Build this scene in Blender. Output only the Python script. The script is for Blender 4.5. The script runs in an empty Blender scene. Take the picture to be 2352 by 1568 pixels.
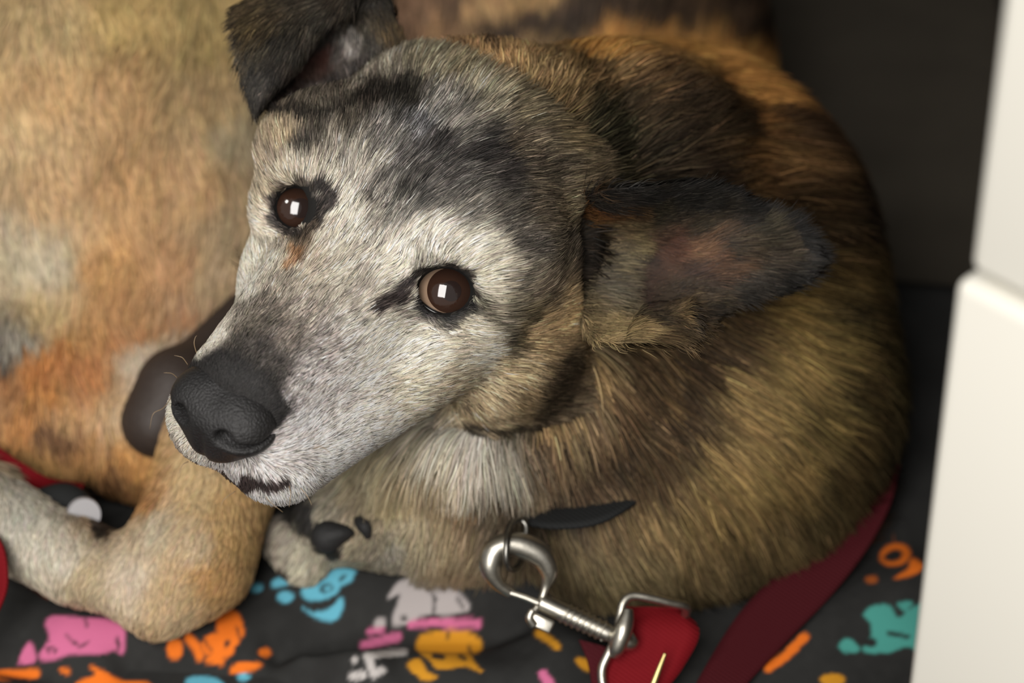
import bpy, bmesh, math
import numpy as np
from mathutils import Vector, Matrix

SC = bpy.context.scene
COL = SC.collection
rng = np.random.default_rng(7)

# ------------------------------------------------------------------ camera
# "view" centimetres: X right, Y up in the picture, Z towards the camera; origin = aim point
PITCH = math.radians(38.0)
DIST = 100.0                      # cm from lens to aim point
FPX = 6536.0                      # focal length in pixels of the 2352 px wide frame
HGT = 15.0                        # height of the aim point over the floor, cm
CP, SP = math.cos(PITCH), math.sin(PITCH)
RV = np.array([[1, 0, 0], [0, SP, -CP], [0, CP, SP]])     # view -> world rotation
ORG = np.array([0.0, 0.0, HGT])

def W(p):                         # view cm -> world m
    p = np.asarray(p, float)
    return (p @ RV.T + ORG) * 0.01

def V(px, py, d):                 # a pixel of the photograph at depth d (cm towards the camera) -> view cm
    s = (DIST - d) / FPX
    return np.array([(px - 1176) * s, -(py - 784) * s, d])

def PX(p):                        # view cm -> pixel
    p = np.asarray(p, float)
    s = FPX / (DIST - p[..., 2])
    return 1176 + p[..., 0] * s, 784 - p[..., 1] * s

def UNW(p):                       # world cm -> view cm
    return (np.asarray(p, float) - ORG) @ RV

cam = bpy.data.cameras.new('camera')
cam.sensor_width = 36.0
cam.lens = 36.0 * FPX / 2352.0
cam.clip_start = 0.01
cam.dof.use_dof = True
cam.dof.focus_distance = (DIST - 1.4) * 0.01
cam.dof.aperture_fstop = cam.lens * 0.001 / 0.019
camo = bpy.data.objects.new('camera', cam)
COL.objects.link(camo)
camo.location = W([0, 0, DIST])
camo.rotation_euler = (math.radians(90) - PITCH, 0, 0)
SC.camera = camo

SC.view_settings.view_transform = 'Standard'
SC.view_settings.look = 'None'
SC.view_settings.exposure = 0.0
SC.view_settings.gamma = 1.0
SC.view_settings.use_curve_mapping = False
SC.cycles.max_bounces = 4
SC.cycles.diffuse_bounces = 2
SC.cycles.glossy_bounces = 3
SC.cycles.transparent_max_bounces = 4
SC.cycles.caustics_reflective = False
SC.cycles.caustics_refractive = False
try:
    SC.cycles_curves.shape = 'RIBBONS'
    SC.cycles_curves.subdivisions = 2
except Exception:
    pass

# ------------------------------------------------------------------ light
wd = bpy.data.worlds.new('world')
SC.world = wd
wd.use_nodes = True
wd.node_tree.nodes['Background'].inputs[0].default_value = (0.90, 0.89, 0.86, 1)
wd.node_tree.nodes['Background'].inputs[1].default_value = 0.26

def area(name, pos, target, sx, sy, power, color):
    l = bpy.data.lights.new(name, 'AREA')
    l.shape = 'RECTANGLE'; l.size = sx; l.size_y = sy; l.energy = power; l.color = color
    o = bpy.data.objects.new(name, l)
    COL.objects.link(o)
    o.location = pos
    o.rotation_euler = (Vector(target) - Vector(pos)).to_track_quat('-Z', 'Y').to_euler()
    return o

area('window_light', (-0.46, -1.72, 1.55), (0, 0, 0.12), 1.0, 1.7, 56, (1.0, 0.962, 0.925))
area('lamp_light', (-0.95, -0.45, 1.25), (0, 0, 0.12), 0.22, 0.22, 2.5, (1.0, 0.97, 0.9))

# ------------------------------------------------------------------ helpers
def s2l(c):
    c = np.asarray(c, float)
    return np.where(c <= 0.04045, c / 12.92, ((c + 0.055) / 1.055) ** 2.4)

def rgb(r, g, b):
    return tuple(s2l(np.array([r, g, b]) / 255.0)) + (1.0,)

def mat(name, color, rough=0.6, metal=0.0, spec=0.4, coat=0.0, attr=None, bump=None, sheen=0.0):
    m = bpy.data.materials.new(name)
    m.use_nodes = True
    nt = m.node_tree
    b = nt.nodes['Principled BSDF']
    b.inputs['Base Color'].default_value = color
    b.inputs['Roughness'].default_value = rough
    b.inputs['Metallic'].default_value = metal
    b.inputs['Specular IOR Level'].default_value = spec
    b.inputs['Coat Weight'].default_value = coat
    b.inputs['Coat Roughness'].default_value = 0.05
    b.inputs['Sheen Weight'].default_value = sheen
    if attr:
        a = nt.nodes.new('ShaderNodeAttribute'); a.attribute_name = attr
        nt.links.new(a.outputs['Color'], b.inputs['Base Color'])
    if bump:
        sc, st, dist = bump
        tc = nt.nodes.new('ShaderNodeTexCoord')
        n = nt.nodes.new('ShaderNodeTexNoise'); n.inputs['Scale'].default_value = sc
        n.inputs['Detail'].default_value = 4
        bp = nt.nodes.new('ShaderNodeBump'); bp.inputs['Strength'].default_value = st
        bp.inputs['Distance'].default_value = dist
        nt.links.new(tc.outputs['Object'], n.inputs['Vector'])
        nt.links.new(n.outputs['Fac'], bp.inputs['Height'])
        nt.links.new(bp.outputs['Normal'], b.inputs['Normal'])
        if not attr:
            mx = nt.nodes.new('ShaderNodeMixRGB'); mx.blend_type = 'MULTIPLY'
            mx.inputs['Fac'].default_value = 0.35
            mx.inputs['Color1'].default_value = color
            nt.links.new(n.outputs['Fac'], mx.inputs['Color2'])
            nt.links.new(mx.outputs['Color'], b.inputs['Base Color'])
    return m

def meta(o, label=None, cat=None, group=None, kind=None):
    if label: o['label'] = label
    if cat: o['category'] = cat
    if group: o['group'] = group
    if kind: o['kind'] = kind
    return o

def base_of(parent):
    return np.array(parent.matrix_world.translation if parent is None else parent.location) if parent else np.zeros(3)

def world_base(o):
    b = np.zeros(3)
    while o is not None:
        b = b + np.array(o.location)
        o = o.parent
    return b

def mesh_obj(name, verts_w, faces, material, parent=None, base=None, smooth=True):
    """verts in world metres; the object's origin goes to base (world m)"""
    verts_w = np.asarray(verts_w, float)
    if base is None:
        base = world_base(parent) if parent else np.zeros(3)
    base = np.asarray(base, float)
    me = bpy.data.meshes.new(name)
    me.from_pydata((verts_w - base).tolist(), [], [tuple(int(i) for i in f) for f in faces])
    me.update()
    if smooth:
        me.polygons.foreach_set('use_smooth', np.ones(len(me.polygons), bool))
    mats = material if isinstance(material, (list, tuple)) else [material]
    for m in mats: me.materials.append(m)
    o = bpy.data.objects.new(name, me)
    COL.objects.link(o)
    if parent:
        o.parent = parent
        o.location = base - world_base(parent)
    else:
        o.location = base
    return o

def empty(name, base_w):
    o = bpy.data.objects.new(name, None)
    o.empty_display_size = 0.02
    COL.objects.link(o)
    o.location = base_w
    return o

def set_col(o, cols):
    me = o.data
    a = me.color_attributes.new('col', 'FLOAT_COLOR', 'POINT')
    c = np.ones((len(me.vertices), 4), np.float32)
    c[:, :3] = cols
    a.data.foreach_set('color', c.ravel())

def catmull(pts, n, closed=False):
    pts = np.asarray(pts, float)
    m = len(pts)
    if closed:
        P = np.vstack([pts[-1], pts, pts[0], pts[1]])
        segs = m
    else:
        P = np.vstack([2 * pts[0] - pts[1], pts, 2 * pts[-1] - pts[-2]])
        segs = m - 1
    t = np.linspace(0, segs, n, endpoint=not closed)
    i = np.minimum(t.astype(int), segs - 1)
    u = (t - i)[:, None]
    a, b, c, d = P[i], P[i + 1], P[i + 2], P[i + 3]
    return 0.5 * (2 * b + (c - a) * u + (2 * a - 5 * b + 4 * c - d) * u ** 2 + (3 * b - a - 3 * c + d) * u ** 3)

def tube(path, radii, seg=14, closed=False, n=None, flat=None):
    """tube of view-cm path; path rows may be interpolated. flat=(axis, factor) squashes along axis"""
    path = np.asarray(path, float)
    radii = np.broadcast_to(np.asarray(radii, float), (len(path),))
    if n:
        full = np.hstack([path, radii[:, None]])
        full = catmull(full, n, closed)
        path, radii = full[:, :3], np.maximum(full[:, 3], 0.005)
    m = len(path)
    if closed:
        tan = np.roll(path, -1, 0) - np.roll(path, 1, 0)
    else:
        tan = np.gradient(path, axis=0)
    tan /= np.linalg.norm(tan, axis=1)[:, None] + 1e-9
    ref = np.array([0.13, 0.21, 0.97]); nrm = []
    v = np.cross(tan[0], ref); v = np.cross(v, tan[0]); v /= np.linalg.norm(v)
    for k in range(m):
        v = v - tan[k] * v.dot(tan[k]); v /= np.linalg.norm(v) + 1e-9
        nrm.append(v.copy())
    nrm = np.array(nrm); bi = np.cross(tan, nrm)
    a = np.linspace(0, 2 * math.pi, seg, endpoint=False)
    off = nrm[:, None] * np.cos(a)[None, :, None] + bi[:, None] * np.sin(a)[None, :, None]
    vs = path[:, None] + off * radii[:, None, None]
    if flat is not None:
        ax, fac = np.asarray(flat[0], float), flat[1]
        ax = ax / np.linalg.norm(ax)
        dd = vs - path[:, None]
        vs = vs - (dd @ ax)[..., None] * ax * (1 - fac)
    vs = vs.reshape(-1, 3)
    fs = []
    rr = m if closed else m - 1
    for i in range(rr):
        j = (i + 1) % m
        for k in range(seg):
            l = (k + 1) % seg
            fs.append((i * seg + k, i * seg + l, j * seg + l, j * seg + k))
    if not closed:
        fs.append(tuple(range(seg - 1, -1, -1)))
        fs.append(tuple((m - 1) * seg + k for k in range(seg)))
    return vs, fs

def join(parts):
    vs, fs, o = [], [], 0
    for v, f in parts:
        vs.append(v); fs += [tuple(i + o for i in q) for q in f]; o += len(v)
    return np.vstack(vs), fs

def box(c, half, ax=None, bev=0.0):
    """bevelled box: centre c, half sizes, 3 axes (rows)"""
    bm = bmesh.new()
    bmesh.ops.create_cube(bm, size=2.0)
    for v in bm.verts:
        v.co = Vector((v.co.x * half[0], v.co.y * half[1], v.co.z * half[2]))
    if bev:
        bmesh.ops.bevel(bm, geom=list(bm.edges), offset=bev, segments=3, affect='EDGES', profile=0.5)
    bm.verts.ensure_lookup_table()
    v = np.array([x.co[:] for x in bm.verts]); f = [[q.index for q in p.verts] for p in bm.faces]
    bm.free()
    if ax is not None: v = v @ np.asarray(ax)
    return v + np.asarray(c), f

# value noise ---------------------------------------------------------------
_PERM = rng.random((32, 32, 32)).astype(np.float32)
def vnoise(p, s):
    q = np.asarray(p, np.float32) * s + 100.37
    i = np.floor(q).astype(int); f = q - i
    f = f * f * (3 - 2 * f)
    r = 0
    for dx in (0, 1):
        for dy in (0, 1):
            for dz in (0, 1):
                w = (f[:, 0] if dx else 1 - f[:, 0]) * (f[:, 1] if dy else 1 - f[:, 1]) * (f[:, 2] if dz else 1 - f[:, 2])
                r = r + w * _PERM[(i[:, 0] + dx) % 32, (i[:, 1] + dy) % 32, (i[:, 2] + dz) % 32]
    return r * 2 - 1

# implicit surfaces (view cm) -------------------------------------------------
class Field:
    def __init__(s, ax, ay, az):
        s.ax, s.ay, s.az = [np.asarray(a, np.float32) for a in (ax, ay, az)]
        s.v = np.full((len(ax), len(ay), len(az)), 6.0, np.float32)
    def sub(s, lo, hi):
        sl = []
        for a, l, h in zip((s.ax, s.ay, s.az), lo, hi):
            i, j = np.searchsorted(a, [l, h])
            sl.append(slice(max(i - 1, 0), min(j + 1, len(a))))
        return tuple(sl)
    def pts(s, sl, c, R):
        x = s.ax[sl[0]][:, None, None] - c[0]; y = s.ay[sl[1]][None, :, None] - c[1]; z = s.az[sl[2]][None, None, :] - c[2]
        if R is None:
            return np.broadcast_arrays(x, y, z)
        return [R[i][0] * x + R[i][1] * y + R[i][2] * z for i in range(3)]
    def blend(s, sl, d, k, op):
        a = s.v[sl]
        if op == 'sub':
            d = -d
            h = np.maximum(k - np.abs(a - d), 0) / k
            s.v[sl] = np.maximum(a, d) + h * h * k * 0.25
        else:
            h = np.maximum(k - np.abs(a - d), 0) / k
            s.v[sl] = np.minimum(a, d) - h * h * k * 0.25
    def ell(s, c, r, k=1.5, R=None, op='add'):
        c = np.asarray(c, np.float32); r = np.asarray(r, np.float32)
        m = (max(r) if R is not None else r) + k + 1.0
        sl = s.sub(c - m, c + m)
        x, y, z = s.pts(sl, c, R)
        k0 = np.sqrt((x / r[0]) ** 2 + (y / r[1]) ** 2 + (z / r[2]) ** 2) + 1e-6
        k1 = np.sqrt((x / r[0] ** 2) ** 2 + (y / r[1] ** 2) ** 2 + (z / r[2] ** 2) ** 2) + 1e-6
        s.blend(sl, k0 * (k0 - 1) / k1, k, op)
    def cone(s, a, b, ra, rb, k=1.5, op='add', R=None, sq=(1, 1, 1)):
        """round cone; R rows + sq: squash the section in that frame"""
        a = np.asarray(a, np.float32); b = np.asarray(b, np.float32)
        m = max(ra, rb) * max(sq) + k + 1.0
        sl = s.sub(np.minimum(a, b) - m, np.maximum(a, b) + m)
        x, y, z = s.pts(sl, a, R)
        d = b - a
        if R is not None: d = np.asarray(R) @ d
        sq = np.asarray(sq, np.float32)
        x, y, z = x / sq[0], y / sq[1], z / sq[2]
        d = d / sq
        L2 = float(d @ d)
        t = np.clip((x * d[0] + y * d[1] + z * d[2]) / L2, 0, 1)
        dd = np.sqrt((x - t * d[0]) ** 2 + (y - t * d[1]) ** 2 + (z - t * d[2]) ** 2) - (ra + (rb - ra) * t)
        s.blend(sl, dd * min(sq), k, op)
    def mesh(s):
        v = s.v; ins = v < 0
        nx, ny, nz = v.shape
        c = [ins[i:nx - 1 + i, j:ny - 1 + j, k:nz - 1 + k] for i in (0, 1) for j in (0, 1) for k in (0, 1)]
        cnt = sum(q.astype(np.int8) for q in c)
        act = (cnt > 0) & (cnt < 8)
        idx = np.full(act.shape, -1, np.int64)
        cells = np.argwhere(act); n = len(cells)
        idx[act] = np.arange(n)
        I, J, K = cells.T
        acc = np.zeros((n, 3)); w = np.zeros(n)
        cor = [(i, j, k) for i in (0, 1) for j in (0, 1) for k in (0, 1)]
        A = (s.ax, s.ay, s.az)
        for p in range(8):
            for q in range(p + 1, 8):
                if sum(abs(cor[p][t] - cor[q][t]) for t in range(3)) != 1: continue
                vp = v[I + cor[p][0], J + cor[p][1], K + cor[p][2]]
                vq = v[I + cor[q][0], J + cor[q][1], K + cor[q][2]]
                on = (vp < 0) != (vq < 0)
                t = np.where(on, vp / (vp - vq + 1e-12), 0)
                for e in range(3):
                    xp = A[e][cells[:, e] + cor[p][e]]; xq = A[e][cells[:, e] + cor[q][e]]
                    acc[:, e] += np.where(on, xp + (xq - xp) * t, 0)
                w += on
        verts = acc / w[:, None]
        F = []
        for e in range(3):
            sl0 = [slice(1, -1)] * 3; sl0[e] = slice(0, -1)
            sl1 = list(sl0); sl1[e] = slice(1, None)
            a = ins[tuple(sl0)]; b = ins[tuple(sl1)]
            ch = np.argwhere(a != b)
            if not len(ch): continue
            g = ch.copy()
            o = [1, 1, 1]; o[e] = 0
            g = g + np.array(o)
            u, w2 = [(1, 2), (2, 0), (0, 1)][e]
            def cell(du, dw):
                h = g.copy(); h[:, u] -= du; h[:, w2] -= dw
                return idx[h[:, 0], h[:, 1], h[:, 2]]
            q = np.stack([cell(1, 1), cell(0, 1), cell(0, 0), cell(1, 0)], 1)
            flip = ~a[tuple(ch.T)]
            q[flip] = q[flip][:, ::-1]
            F.append(q)
        return verts, np.vstack(F)

def vnormals(v, f):
    f = np.asarray(f)
    n = np.cross(v[f[:, 2]] - v[f[:, 0]], v[f[:, 3]] - v[f[:, 1]]) if f.shape[1] == 4 else np.cross(v[f[:, 1]] - v[f[:, 0]], v[f[:, 2]] - v[f[:, 0]])
    out = np.zeros_like(v)
    for k in range(f.shape[1]): np.add.at(out, f[:, k], n)
    return out / (np.linalg.norm(out, axis=1)[:, None] + 1e-12)

def lap(v, f, it=1, lam=0.5):
    f = np.asarray(f)
    for _ in range(it):
        acc = np.zeros_like(v); w = np.zeros(len(v))
        for k in range(f.shape[1]):
            a, b = f[:, k], f[:, (k + 1) % f.shape[1]]
            np.add.at(acc, a, v[b]); np.add.at(acc, b, v[a]); np.add.at(w, a, 1); np.add.at(w, b, 1)
        v = v + lam * (acc / np.maximum(w, 1)[:, None] - v)
    return v

def span(lo, hi, fine_lo, fine_hi, fine, coarse):
    return np.concatenate([np.arange(lo, fine_lo, coarse), np.arange(fine_lo, fine_hi, fine), np.arange(fine_hi, hi, coarse)])

# ------------------------------------------------------------------ head frame
E1 = V(680, 476, -1.25); E2 = V(1022, 668, 1.25)
HO = (E1 + E2) / 2
_e = (E2 - E1) / np.linalg.norm(E2 - E1)
dn = 5.0
for _ in range(40):
    N_ = V(455, 985, dn) - HO
    dn -= (N_ @ _e) / _e[2] * 0.5
HF = (V(455, 985, dn) - HO); HF /= np.linalg.norm(HF)
HL = _e
HU = np.cross(HF, HL); HU = HU if HU[1] > 0 else -HU
HR = np.stack([HF, HL, HU])          # rows: forward, dog's left, up
EYE_L = float(np.linalg.norm(E2 - E1) / 2)
NOSE_F = float(np.linalg.norm(V(455, 985, dn) - HO))
def H(f, l, u): return HO + f * HF + l * HL + u * HU
def toH(p): return (np.asarray(p) - HO) @ HR.T

# ------------------------------------------------------------------ setting
def slab(name, c_w, half, material, bev=0.002):
    v, f = box(np.zeros(3), half, None, bev)
    return mesh_obj(name, v + np.array(c_w), f, material, base=c_w, smooth=False)

m_floor = mat('floor_concrete', rgb(70, 64, 54), 0.8, bump=(40, 0.3, 0.002))
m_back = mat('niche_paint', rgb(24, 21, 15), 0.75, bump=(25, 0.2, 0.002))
m_tile = mat('tile_glaze', rgb(243, 240, 229), 0.22, spec=0.5)
m_grout = mat('tile_grout', rgb(196, 178, 158), 0.9, bump=(300, 0.4, 0.001))
meta(slab('floor', (0.1, 0.0, -0.05), (1.2, 1.1, 0.05), m_floor), kind='structure')
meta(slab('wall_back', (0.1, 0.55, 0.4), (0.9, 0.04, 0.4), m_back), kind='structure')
meta(slab('shade_slab', (0.30, 0.32, 0.50), (0.36, 0.27, 0.02), m_back), kind='structure')  # unseen slab added overhead to keep light off the back of the niche
meta(slab('shade_wall', (0.262, 0.23, 0.25), (0.012, 0.28, 0.25), m_back), kind='structure')  # side wall added to block ambient light from the right

# tiled pillar on the right: its face runs 45 degrees towards the camera
TC = W(V(2236, 620, 21.0))                      # corner at the joint
fdir = np.array([math.cos(math.radians(-44)), math.sin(math.radians(-44)), 0])   # along the face, away from corner
fnor = np.array([fdir[1], -fdir[0], 0])         # outward normal (left-front)
if fnor[1] > 0: fnor = -fnor
zj = TC[2]
pw, pd = 0.30, 0.14
cz = 0.30
pc = np.array([TC[0], TC[1], 0]) + fdir * pw / 2 - fnor * (pd / 2 + 0.006) + np.array([0, 0, cz])
v, f = box(pc, (pw / 2 - 0.003, pd / 2, cz), np.stack([fdir, fnor, [0, 0, 1]]), 0.002)
wall_r = mesh_obj('wall_right', v, f, m_grout, base=(pc[0], pc[1], 0), smooth=False)
meta(wall_r, kind='structure')
def tile(x0, x1, z0, z1, out=0.0):
    c = np.array([TC[0], TC[1], 0]) + fdir * (x0 + x1) / 2 + fnor * (out - 0.003) + np.array([0, 0, (z0 + z1) / 2])
    v, f = box(c, ((x1 - x0) / 2, 0.006, (z1 - z0) / 2), np.stack([fdir, fnor, [0, 0, 1]]), 0.0035)
    mesh_obj('tile', v, f, m_tile, wall_r)
g = 0.0016
for cx0, cx1 in ((0.0, 0.198), (0.202, 0.302)):
    tile(cx0 - (0.0025 if cx0 == 0 else 0), cx1, zj - 0.20, zj - g, 0.0022)
    tile(cx0, cx1, zj + g, zj + 0.20)
    tile(cx0, cx1, zj + 0.204, 0.60)
    tile(cx0, cx1, 0.002, zj - 0.204)

# ------------------------------------------------------------------ blanket
def blanket_height(x, y):
    """world cm -> cm"""
    p = np.stack([x, y, np.zeros_like(x)], 1)
    z = 1.0 + 0.5 * vnoise(p, 0.11) + 0.22 * vnoise(p + 7, 0.31)
    def ridge(ax, ay, bx, by, h, w):
        d = np.array([bx - ax, by - ay]); L = d @ d
        t = np.clip(((x - ax) * d[0] + (y - ay) * d[1]) / L, 0, 1)
        q = (x - ax - t * d[0]) ** 2 + (y - ay - t * d[1]) ** 2
        return h * np.exp(-q / (w * w))
    for r in RIDGES: z = z + ridge(*r)
    return np.maximum(z, 0.45)

def floorpt(px, py, z=1.5):
    """world cm of the pixel on the plane at height z"""
    o = np.array([0, 0, DIST]) @ RV.T + ORG
    q = V(px, py, 0) @ RV.T + ORG
    t = (z - o[2]) / (q[2] - o[2])
    return o + (q - o) * t

def fr(ax, ay, bx, by, h, w):
    a = floorpt(ax, ay); b = floorpt(bx, by)
    return (a[0], a[1], b[0], b[1], h, w)
RIDGES = [fr(700, 1320, 1150, 1330, 1.6, 2.2), fr(1150, 1330, 1300, 1480, 1.2, 1.6), fr(60, 1420, 620, 1440, 0.7, 1.6),
          fr(640, 1470, 1200, 1430, -1.0, 0.7), fr(300, 1500, 700, 1540, -0.8, 0.8), fr(860, 1520, 1250, 1560, 0.9, 1.4),
          fr(1750, 1480, 2100, 1300, 0.6, 1.6), fr(0, 1500, 300, 1560, -0.6, 0.7), fr(700, 1500, 860, 1560, 0.8, 0.8),
          fr(430, 1340, 560, 1300, -0.3, 3.0)]

# ------------------------------------------------------------------ brindle dog: body
Fd = Field(span(-15, 24, -14, 4, 0.2, 0.42), span(-16, 26, -7.5, 13, 0.2, 0.42), span(-42, 9, -8, 9, 0.2, 0.45))
ell, cone = Fd.ell, Fd.cone
# trunk (curled on the blanket), chest, haunch
ell(V(1450, 590, -16.0), (9.0, 7.75, 7.8), 2.5)
ell(V(1540, 880, -13.8), (8.2, 7.9, 7.3), 2.3)
ell(V(1390, 1160, -11.5), (5.4, 3.6, 4.6), 2.0)
ell(V(1260, 150, -31), (9.5, 11, 9), 2.0)
ell(V(1560, 1170, -14), (5.4, 3.2, 5.0), 2.0)
# neck and throat
cone(H(-7.0, 0.5, -3.2), V(1470, 560, -13.2), 4.7, 7.3, 2.5)
cone(H(-3.6, 2.0, -5.6), V(1370, 1000, -11), 3.2, 5.0, 2.0)
ell(V(1010, 1150, -9.5), (4.2, 2.6, 4.0), 1.4)
ell(V(1060, 1030, -7.0), (3.0, 2.0, 3.2), 1.4)
# folded forelegs and paws under the chin
cone(V(1080, 1215, -9.5), V(800, 1190, -9.0), 1.7, 1.35, 1.0)
ell(V(790, 1190, -8.6), (1.9, 1.25, 1.7), 0.6)
for (x, y, r) in ((745, 1165, .62), (755, 1215, .68), (800, 1240, .66), (850, 1240, .6)):
    ell(V(x, y, -7.9), (r * 1.15, r, r * 1.1), 0.35)
cone(V(900, 1250, -10.5), V(668, 1228, -10.3), 1.3, 1.05, 0.6)
cone(V(668, 1228, -10.3), V(700, 1290, -9.4), 1.05, 1.0, 0.6)
ell(V(1400, 330, -7.5), (3.6, 3.0, 3.2), 2.6)
# --- head (head frame)
def he(f, l, u, rf, rl, ru, k=1.2, both=True, op='add'):
    for s in ((1, -1) if (both and l) else (1,)):
        ell(H(f, l * s, u), (rf, rl, ru), k, HR, op)
def hc(a, b, ra, rb, k=1.2, sq=(1, 1, 1), both=True, op='add'):
    for s in ((1, -1) if (both and (a[1] or b[1])) else (1,)):
        cone(H(a[0], a[1] * s, a[2]), H(b[0], b[1] * s, b[2]), ra, rb, k, op, HR, sq)
he(-4.9, 0, -0.7, 5.4, 5.2, 3.3, 1.5)
he(-2.0, 2.1, 0.8, 2.4, 2.2, 1.5, 1.6)
he(-2.2, 4.4, 0.4, 2.0, 1.6, 1.6, 1.5)
he(-3.2, 4.0, -1.6, 3.4, 1.5, 1.6, 1.5)
he(-4.2, 4.2, -3.3, 2.6, 1.9, 2.6, 1.4)
he(-2.4, 4.4, -4.9, 2.9, 1.9, 2.4, 1.6)
hc((0.5, 0, -1.5), (6.7, 0, -0.8), 2.9, 2.0, 1.2, (1, 1.12, 1))
hc((1.0, 1.9, -3.5), (7.15, 1.35, -2.9), 2.3, 1.75, 1.0)
hc((0.0, 0, -4.7), (7.15, 0, -3.95), 2.5, 1.22, 0.5, (1, 1.35, 1))
he(0.2, 3.6, -2.3, 2.2, 1.0, 1.3, 1.4)
# mouth crease, brow furrow
hc((9.0, 0, -4.0), (7.6, 2.2, -4.35), 0.2, 0.2, 0.45, op='sub')
hc((7.6, 2.2, -4.35), (4.5, 3.9, -4.9), 0.16, 0.1, 0.4, op='sub')
hc((-0.6, 0, 2.3), (-5.0, 0, 3.3), 0.25, 0.2, 1.2, op='sub')
# eye sockets
EYES = []
for (e, s) in ((E1, -1), (E2, 1)):
    c = e - np.array([0, 0, 1.2])
    EYES.append((c, s))
    ell(c + np.array([0, 0, 0.1]), (1.55, 1.5, 1.36), 0.5)
BODY_HOLES = []
OPEN = [  # lid openings, pixels
    [(634, 478), (640, 452), (655, 435), (678, 429), (702, 434), (718, 452), (722, 476), (714, 500), (698, 519), (676, 523), (653, 515), (640, 499)],
    [(952, 657), (966, 636), (990, 621), (1018, 614), (1046, 618), (1068, 634), (1081, 658), (1083, 683), (1070, 704), (1048, 717), (1022, 720), (996, 711), (972, 694), (957, 675)]]
OPEN = [[tuple(np.mean(o, 0) + (np.array(q) - np.mean(o, 0)) * 1.09) for q in o] for o in OPEN]
for (c, s), op in zip(EYES, OPEN):
    op = np.array(op, float); m = op.mean(0); r = (op.max(0) - op.min(0)) / 2
    d = c[2] + 1.1
    cc = V(m[0], m[1], d)
    ell(cc + np.array([0, 0, 0.5]), ((r[0] - 1) / 65.4, (r[1] - 1) / 65.4, 1.7), 0.18, op='sub')
def surf(F, px, py):
    for d in np.arange(7, -25, -0.1):
        q = V(px, py, d)
        i, j, k = [min(int(np.searchsorted(a, c)), len(a) - 1) for a, c in zip((F.ax, F.ay, F.az), q)]
        if F.v[i, j, k] < 0: return d
    return -25.0
# crease between cheek and ear root
cr = [(1352, 470), (1344, 540), (1346, 620), (1352, 700), (1356, 770)]
cr = [V(x, y, surf(Fd, x, y) + 0.1) for x, y in cr]
for a_, b_ in zip(cr, cr[1:]): cone(a_, b_, 0.5, 0.5, 0.5, 'sub')
CREASE = np.array(cr)
def ground_cut(F, z0):
    zz = HGT + F.ay[None, :, None] * CP + F.az[None, None, :] * SP
    F.blend((slice(None),) * 3, np.broadcast_to(zz - z0, F.v.shape), 1.0, 'sub')
ground_cut(Fd, 1.15)
bv, bf = Fd.mesh()
bv = lap(bv, bf, 2, 0.45)
bn = vnormals(bv, bf)

m_skin = mat('dog_skin', (0.1, 0.08, 0.06, 1), 0.8, attr='col')
m_nose = mat('nose_leather', rgb(42, 41, 41), 0.46, spec=0.5, bump=(1100, 0.9, 0.0007))
m_lid = mat('wet_eyelid', rgb(20, 17, 16), 0.22, spec=0.6)

dog_base = np.array([W(V(1500, 800, -14))[0], W(V(1500, 800, -14))[1], 0.005])
dog = mesh_obj('dog', W(bv), bf, m_skin, base=dog_base)
meta(dog, 'grey-faced brindle dog looking up, curled on the printed blanket', 'dog')

# --- nose
Fn = Field(np.arange(-14, -6, 0.07), np.arange(-7, 1.5, 0.07), np.arange(0.5, 8, 0.07))
def ne(f, l, u, rf, rl, ru, k=0.4, op='add', both=True):
    for s in ((1, -1) if (both and l) else (1,)):
        Fn.ell(H(f, l * s, u), (rf, rl, ru), k, HR, op)
ne(7.95, 0, -0.5, 1.5, 1.9, 1.3, 0.45)
ne(8.15, 1.03, -0.45, 1.08, 0.98, 1.0, 0.4)
ne(8.5, 0, -1.35, 1.02, 1.1, 0.85, 0.6)
ne(9.0, 0, 1.05, 0.9, 0.25, 0.25, 0.6, 'sub')
ne(9.2, 0.93, -0.12, 0.95, 0.36, 0.3, 0.12, 'sub')
ne(8.9, 1.4, -0.36, 0.7, 0.42, 0.16, 0.16, 'sub')
ne(8.3, 1.95, -0.44, 0.7, 0.5, 0.11, 0.16, 'sub')
Fn.cone(H(9.55, 0, -0.2), H(9.4, 0, -2.2), 0.07, 0.06, 0.3, 'sub')
nv, nf = Fn.mesh(); nv = lap(nv, nf, 3, 0.5)
nose = mesh_obj('nose', W(nv), nf, m_nose, dog)
meta(nose, 'black leathery nose with two nostrils')

# --- eyes
m_sclera = mat('eye_white', rgb(158, 132, 110), 0.08, spec=0.6, coat=1.0)
m_iris = mat('eye_iris', rgb(56, 37, 28), 0.08, spec=0.6, coat=1.0)
m_pupil = mat('eye_pupil', rgb(42, 31, 28), 0.05, spec=0.6, coat=1.0)
RE = 1.18
def cap(c, axis, r, ang, seg=40, rings=10):
    axis = axis / np.linalg.norm(axis)
    t = np.cross(axis, [0.3, 1, 0.1]); t /= np.linalg.norm(t); b = np.cross(axis, t)
    vs = [c + axis * r]; fs = []
    for i in range(1, rings + 1):
        th = ang * i / rings
        for k in range(seg):
            a = 2 * math.pi * k / seg
            vs.append(c + r * (math.cos(th) * axis + math.sin(th) * (math.cos(a) * t + math.sin(a) * b)))
    for k in range(seg): fs.append((0, 1 + k, 1 + (k + 1) % seg))
    for i in range(1, rings):
        for k in range(seg):
            p = 1 + (i - 1) * seg + k; q = 1 + (i - 1) * seg + (k + 1) % seg
            fs.append((p, p + seg, q + seg, q))
    return np.array(vs), fs
GAZE = [np.array([0.11, 0.0, 1.0]), np.array([0.16, 0.02, 1.0])]
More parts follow.
